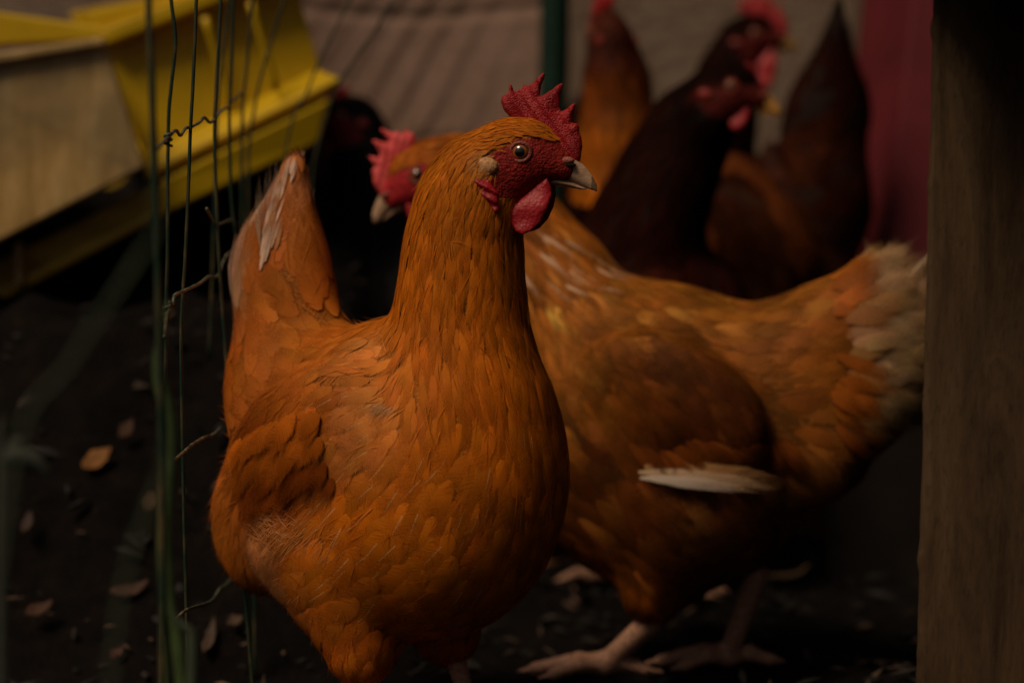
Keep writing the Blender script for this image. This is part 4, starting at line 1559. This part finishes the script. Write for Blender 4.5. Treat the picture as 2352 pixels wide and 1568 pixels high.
# ---- timber post at the right
def wood_mat(name, lo, mid, hi, sc=1.0):
    m, nt, b, out = new_mat(name)
    n1 = noise(nt, coord(nt, "Object", (13 * sc, 13 * sc, 1.7)), 3.0, 9, .74, .8)
    n2 = noise(nt, coord(nt, "Object", (150 * sc, 150 * sc, 40)), 2.4, 6, .7)
    n3 = noise(nt, coord(nt), 5, 4)
    c = ramp(nt, n1.outputs[0], [(.32, lo), (.5, mid), (.72, hi)])
    c = mix_c(nt, math_n(nt, 'MULTIPLY', ramp(nt, n2.outputs[0], [(.52, (0, 0, 0)), (.7, (1, 1, 1))]), .6), c, tuple(.45 * v for v in lo))
    c = mix_c(nt, math_n(nt, 'MULTIPLY', ramp(nt, n3.outputs[0], [(.35, (1, 1, 1)), (.6, (0, 0, 0))]), .35), c, lo)
    nt.links.new(c, b.inputs["Base Color"])
    b.inputs["Roughness"].default_value = .85
    b.inputs["Specular IOR Level"].default_value = .2
    bump(nt, b, math_n(nt, 'ADD', n2.outputs[0], n1.outputs[0]), .5, .0016)
    return m


M_WOOD = wood_mat("weathered_timber", (.028, .014, .006), (.075, .042, .019), (.125, .076, .038))
Ym = 1.56
nz_, ns_ = 420, 40
top, bot = at(2143, 10, Ym), at(2104, 1568, Ym)
zz = np.linspace(-.02, .80, nz_)
V, Q = [], []
wd, dp, rr = .13, .10, .006
prof_ = []
for (cx, cy, a0) in ((rr, rr, 180), (wd - rr, rr, 270), (wd - rr, dp - rr, 0), (rr, dp - rr, 90)):
    for k in range(4):
        a = R(a0 + 30 * k)
        prof_.append((cx + rr * math.cos(a), cy + rr * math.sin(a)))
prof_ = np.array(prof_)
slope = (top[0] - bot[0]) / (top[2] - bot[2])
for k, z in enumerate(zz):
    x_ = bot[0] + slope * (z - bot[2])
    j = .0002 * math.sin(z * 61)
    for (a, d_) in prof_:
        chip = (.00015 * math.sin(z * 233 + 3 * math.sin(z * 71)) - .0016 * max(0, math.sin(z * 37 + 2) * math.sin(z * 91) - .72) / .28) * max(0, 1 - a / .012)
        V.append((x_ + a + j + chip + .19 * d_, Ym + d_ - .05 * a, z))
npf = len(prof_)
for k in range(nz_ - 1):
    for j in range(npf):
        Q.append((k * npf + j, k * npf + (j + 1) % npf, (k + 1) * npf + (j + 1) % npf, (k + 1) * npf + j))
Q.append(tuple((nz_ - 1) * npf + j for j in range(npf)))
post = mesh_obj("timber_post", V, Q, M_WOOD)
centre_origin(post, (bot[0] + .06, Ym + .05, 0))
tag(post, "thick weathered brown timber post filling the right edge", "post")

# coop roof carried by the post; only its front corner shows
rf = thing("coop_roof", "black underside of a low roof above the timber post, top right corner", "roof", (bot[0] + .5, 2.0, .6))
M_ROOF_SHADE = plain_mat("roof_and_shade_black", (.016, .012, .010), .9, .1, .3, 20)  # near-black for the roof, and for shade at the pink board's foot
rz = at(2140, 15, 1.50)[2]
rx = at(2064, 0, 1.50)[0]
slab([(rx, 1.46, rz + .03), (rx + 1.6, 1.46, rz - .02), (rx + 1.6, 1.46, rz - .045), (rx, 1.46, rz + .006)], (0, .028, 0), "fascia_board", M_ROOF_SHADE, rf)
slab([(.235, .98, rz + .054), (rx + 1.6, .98, rz + .045), (rx + 1.6, .98, rz + .025), (.235, .98, rz + .036)], (0, .80, .012), "shade_roof_boards", M_ROOF_SHADE, rf)  # mostly unseen slab, stretched towards the camera to shade the post top

sb = bot[0] + .42  # unseen boards, added to block light from the right
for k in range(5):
    slab([(sb, 1.64 + .34 * k, 1.15), (sb, 1.64 + .34 * k + .33, 1.15), (sb + .05, 1.64 + .34 * k + .33, 0), (sb + .05, 1.64 + .34 * k, 0)], (.02, 0, 0), "light_block_board", M_ROOF_SHADE, rf)
# pink board and batten leaning against the wall
M_PINK = plain_mat("pink_paint", (.10, .010, .014), .7, .2, .3, 7, .25, .002)
pk = slab(A4((2112, -160, 2.78), (2420, -160, 2.78), (2400, 1305, 2.60), (1960, 1305, 2.60)), (-.035, .16, 0), "painted_board", M_PINK)
centre_origin(pk, (at(2150, 0, 2.62)[0], 2.62, 0))
tag(pk, "pink painted board standing behind the timber post", "board")
sk = slab([(.33, 2.50, .178), (1.0, 2.50, .178), (1.0, 2.50, -.05), (.33, 2.50, -.05)], (0, .03, 0), "shade_plank", M_ROOF_SHADE)  # added dark strip in place of shade at the foot of the wall
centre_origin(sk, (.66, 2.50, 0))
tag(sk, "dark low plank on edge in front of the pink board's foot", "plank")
M_BAT = wood_mat("grey_batten", (.06, .038, .024), (.12, .08, .055), (.16, .11, .08))
bt = thing("batten", "brown wooden batten with a dark knot left of the pink board", "batten", at(1985, 1000, 2.98))
slab(A4((1975, -140, 3.02), (2040, -140, 3.02), (1985, 1000, 2.98), (1915, 1000, 2.98)), (0, .03, 0), "plank", M_BAT, bt)
V, Q = ball(16, 10)
mesh_obj("knot", V * np.array([.009, .005, .011]) + at(2008, 285, 2.995), Q, M_DARK, bt)

# ---- litter
def leaf(name, P, L, W, yaw, curl, col, label, tip=0.15):
    n, m_ = 11, 7
    t = np.linspace(0, 1, n)
    wv = np.sin(np.pi * np.clip(t, .015, .985)) ** .75 * (1 - .25 * t)
    V = []
    for a, w_ in zip(t, wv):
        for u in np.linspace(-1, 1, m_):
            x, y = (a - .5) * L, u * W * w_ * (1 + rng.normal(0, .05))
            z = .004 + curl * L * ((a - .4) ** 2) * 1.2 + curl * .8 * abs(u) ** 1.6 * W * w_ + tip * L * .15 * math.sin(a * 7) + rng.normal(0, .0006)
            xx, yy = P[0] + x * math.cos(yaw) - y * math.sin(yaw), P[1] + x * math.sin(yaw) + y * math.cos(yaw)
            V.append((xx, yy, max(0.001, z) + BANK(xx, yy)))
    Q = [(i * m_ + j, (i + 1) * m_ + j, (i + 1) * m_ + j + 1, i * m_ + j + 1) for i in range(n - 1) for j in range(m_ - 1)]
    o = mesh_obj(name, V, Q, plain_mat("dry_leaf", col, .7, .2, .3, 140, .5, .002))
    s = o.modifiers.new("thickness", 'SOLIDIFY')
    s.thickness = .0007
    centre_origin(o, P)
    tag(o, label, "leaf", "fallen leaves on the soil")
    return o


LEAVES = [
    (222, 1078, .040, .017, .4, .55, (.34, .14, .035), "curled orange brown leaf on dark soil left of the fence"),
    (1245, 1312, .078, .017, -.5, .35, (.24, .10, .045), "long tan curled leaf on soil between the two buff hens"),
    (1802, 1342, .042, .012, .1, .5, (.28, .17, .09), "short pale tan leaf right of the left facing hen's leg"),
    (298, 1374, .050, .010, .15, .4, (.20, .09, .055), "narrow rust brown leaf lying level near the fence bottom"),
    (90, 1418, .034, .013, .3, .5, (.20, .085, .045), "small russet leaf near the left edge of bare soil"),
    (268, 1515, .018, .010, .8, .5, (.26, .10, .07), "tiny reddish leaf scrap at the bottom left of fence"),
    (345, 1172, .022, .012, 1.2, .5, (.20, .11, .05), "brown leaf scrap behind the slanting grass blade"),
    (480, 1490, .050, .009, 1.4, .5, (.26, .16, .11), "pale curled leaf standing right of the fence wires"),
    (540, 1442, .020, .011, .3, .5, (.24, .14, .08), "round tan leaf scrap between fence and sharp hen"),
    (62, 1218, .026, .009, 1.3, .5, (.17, .10, .075), "greyish leaf scrap under the pale sprout at left"),
    (290, 1003, .026, .012, .9, .4, (.16, .07, .03), "dim brown leaf far back left of the fence"),
    (1190, 1360, .016, .010, .2, .4, (.20, .10, .08), "tiny pinkish leaf scrap below the long tan leaf"),
]
for (px, py, L, W, yw, cu, col, lab) in LEAVES:
    sc_ = .55 if px < 600 else 1.0
    leaf("fallen_leaf", ground_hit(px, py), L * sc_ * 1.15, W * sc_, yw, cu * 1.4, tuple((.55 if px in (222, 1245) else .28) * v for v in col), lab)

# crumbs, chips and straw: too many to count
LV, LF, LC, k0 = [], [], [], 0
for _ in range(3400):
    x, y = rng.uniform(-.55, .75), 1.15 + 2.1 * rng.uniform() ** 1.3
    L = abs(rng.normal(.006, .005)) + .002
    W = L * rng.uniform(.15, .8)
    a, ti = rng.uniform(0, 6.28), rng.normal(0, .35)
    z = soil_h(x, y) + BANK(x, y) - .006 + rng.uniform(0, .003)
    d = np.array([math.cos(a) * math.cos(ti), math.sin(a) * math.cos(ti), math.sin(ti)])
    s_ = np.array([-math.sin(a), math.cos(a), rng.normal(0, .3)])
    p = np.array([x, y, z + .002])
    th = np.array([0, 0, W * .4])
    V = [p - d * L, p + s_ * W * .6, p + d * L, p - s_ * W * .6, p + th]
    LV += V
    LF += [(k0, k0 + 1, k0 + 4), (k0 + 1, k0 + 2, k0 + 4), (k0 + 2, k0 + 3, k0 + 4), (k0 + 3, k0, k0 + 4), (k0 + 3, k0 + 2, k0 + 1, k0)]
    k0 += 5
    t = rng.uniform() ** 12.0
    c = np.array((.007, .0047, .0036)) * (1 - t) + np.array((.15, .080, .048)) * t
    LC += [c] * 5
M_LIT, nt, b, out = new_mat("soil_litter")
vc = N(nt, "ShaderNodeVertexColor", layer_name="Col")
nt.links.new(vc.outputs[0], b.inputs["Base Color"])
b.inputs["Roughness"].default_value = .9
lt = mesh_obj("soil_litter", LV, LF, M_LIT, None, np.array(LC), smooth=False)
lt['kind'] = 'stuff'
lt['label'] = "crumbs of soil and straw scattered over dark ground"

# ---- weeds in front, out of focus
def blade(pts, Yd, w0, parent, mat, name="blade", dY=0.0):
    n = len(pts)
    P = catmull([at(x, y, Yd + dY * i / max(1, n - 1)) for i, (x, y) in enumerate(pts)], 8)
    T = unit(np.gradient(P, axis=0))
    S = unit(np.cross(T, np.array([0.2, 1, 0.1])))
    Nn = np.cross(S, T)
    t = np.linspace(0, 1, len(P))
    w_ = w0 * np.clip(np.minimum(1, (t + .12) * 3) * np.clip((1.04 - t) * 3, .05, 1), .05, 1)
    V = np.concatenate([P - S * w_[:, None] + Nn * .25 * w_[:, None], P, P + S * w_[:, None] + Nn * .25 * w_[:, None]], 0)
    m_ = len(P)
    Q = [(i, i + 1, m_ + i + 1, m_ + i) for i in range(m_ - 1)] + [(m_ + i, m_ + i + 1, 2 * m_ + i + 1, 2 * m_ + i) for i in range(m_ - 1)]
    o = mesh_obj(name, V, Q, mat, parent)
    s = o.modifiers.new("thickness", 'SOLIDIFY')
    s.thickness = .0006
    return o


M_GRASS = plain_mat("grass_blade", (.045, .070, .022), .5, .3, .3, 60)
M_GRASS2 = plain_mat("dull_grass_blade", (.045, .056, .034), .6, .25, .3, 60)
M_SPROUT = plain_mat("pale_sprout", (.028, .030, .022), .6, .25, .3, 60)
gt = thing("grass_tuft", "blurred green grass blades growing up along the fence wires", "grass", (*at(372, 784, 1.3)[:2], 0))
blade([(440, 2058), (425, 1720), (405, 1480), (385, 1400), (375, 1250), (380, 1140), (386, 1040), (384, 960), (366, 880), (362, 820), (372, 760), (384, 690)], 1.36, .0045, gt, M_GRASS)
blade([(190, 2760), (240, 1760), (270, 1420), (300, 1280), (335, 1180), (372, 1080), (385, 1000)], .95, .0012, gt, M_GRASS2)
blade([(392, 1886), (384, 1568), (378, 1420), (384, 1300), (386, 1220), (381, 1180)], 1.52, .0016, gt, M_GRASS)
blade([(-60, 2830), (-30, 1700), (10, 1200), (60, 960), (150, 850), (215, 750), (275, 660), (320, 590), (352, 540), (360, 470), (355, 400)], .92, .0012, gt, M_GRASS2)
blade([(420, 2108), (430, 1720), (440, 1480), (420, 1440), (385, 1400)], 1.32, .0030, gt, M_GRASS2)
sprt = thing("sprout", "pale blurred sprout with white leaves at the left edge", "plant", (*at(8, 784, 1.25)[:2], 0))
blade([(8, 2202), (6, 1720), (4, 1250), (6, 1100), (2, 1000), (8, 950)], 1.25, .0030, sprt, M_SPROUT, "stem")
blade([(5, 1060), (35, 1052), (75, 1062), (112, 1090)], 1.22, .0062, sprt, M_SPROUT, "leaf")
blade([(6, 1050), (30, 1020), (52, 1000)], 1.25, .0030, sprt, M_SPROUT, "leaf")
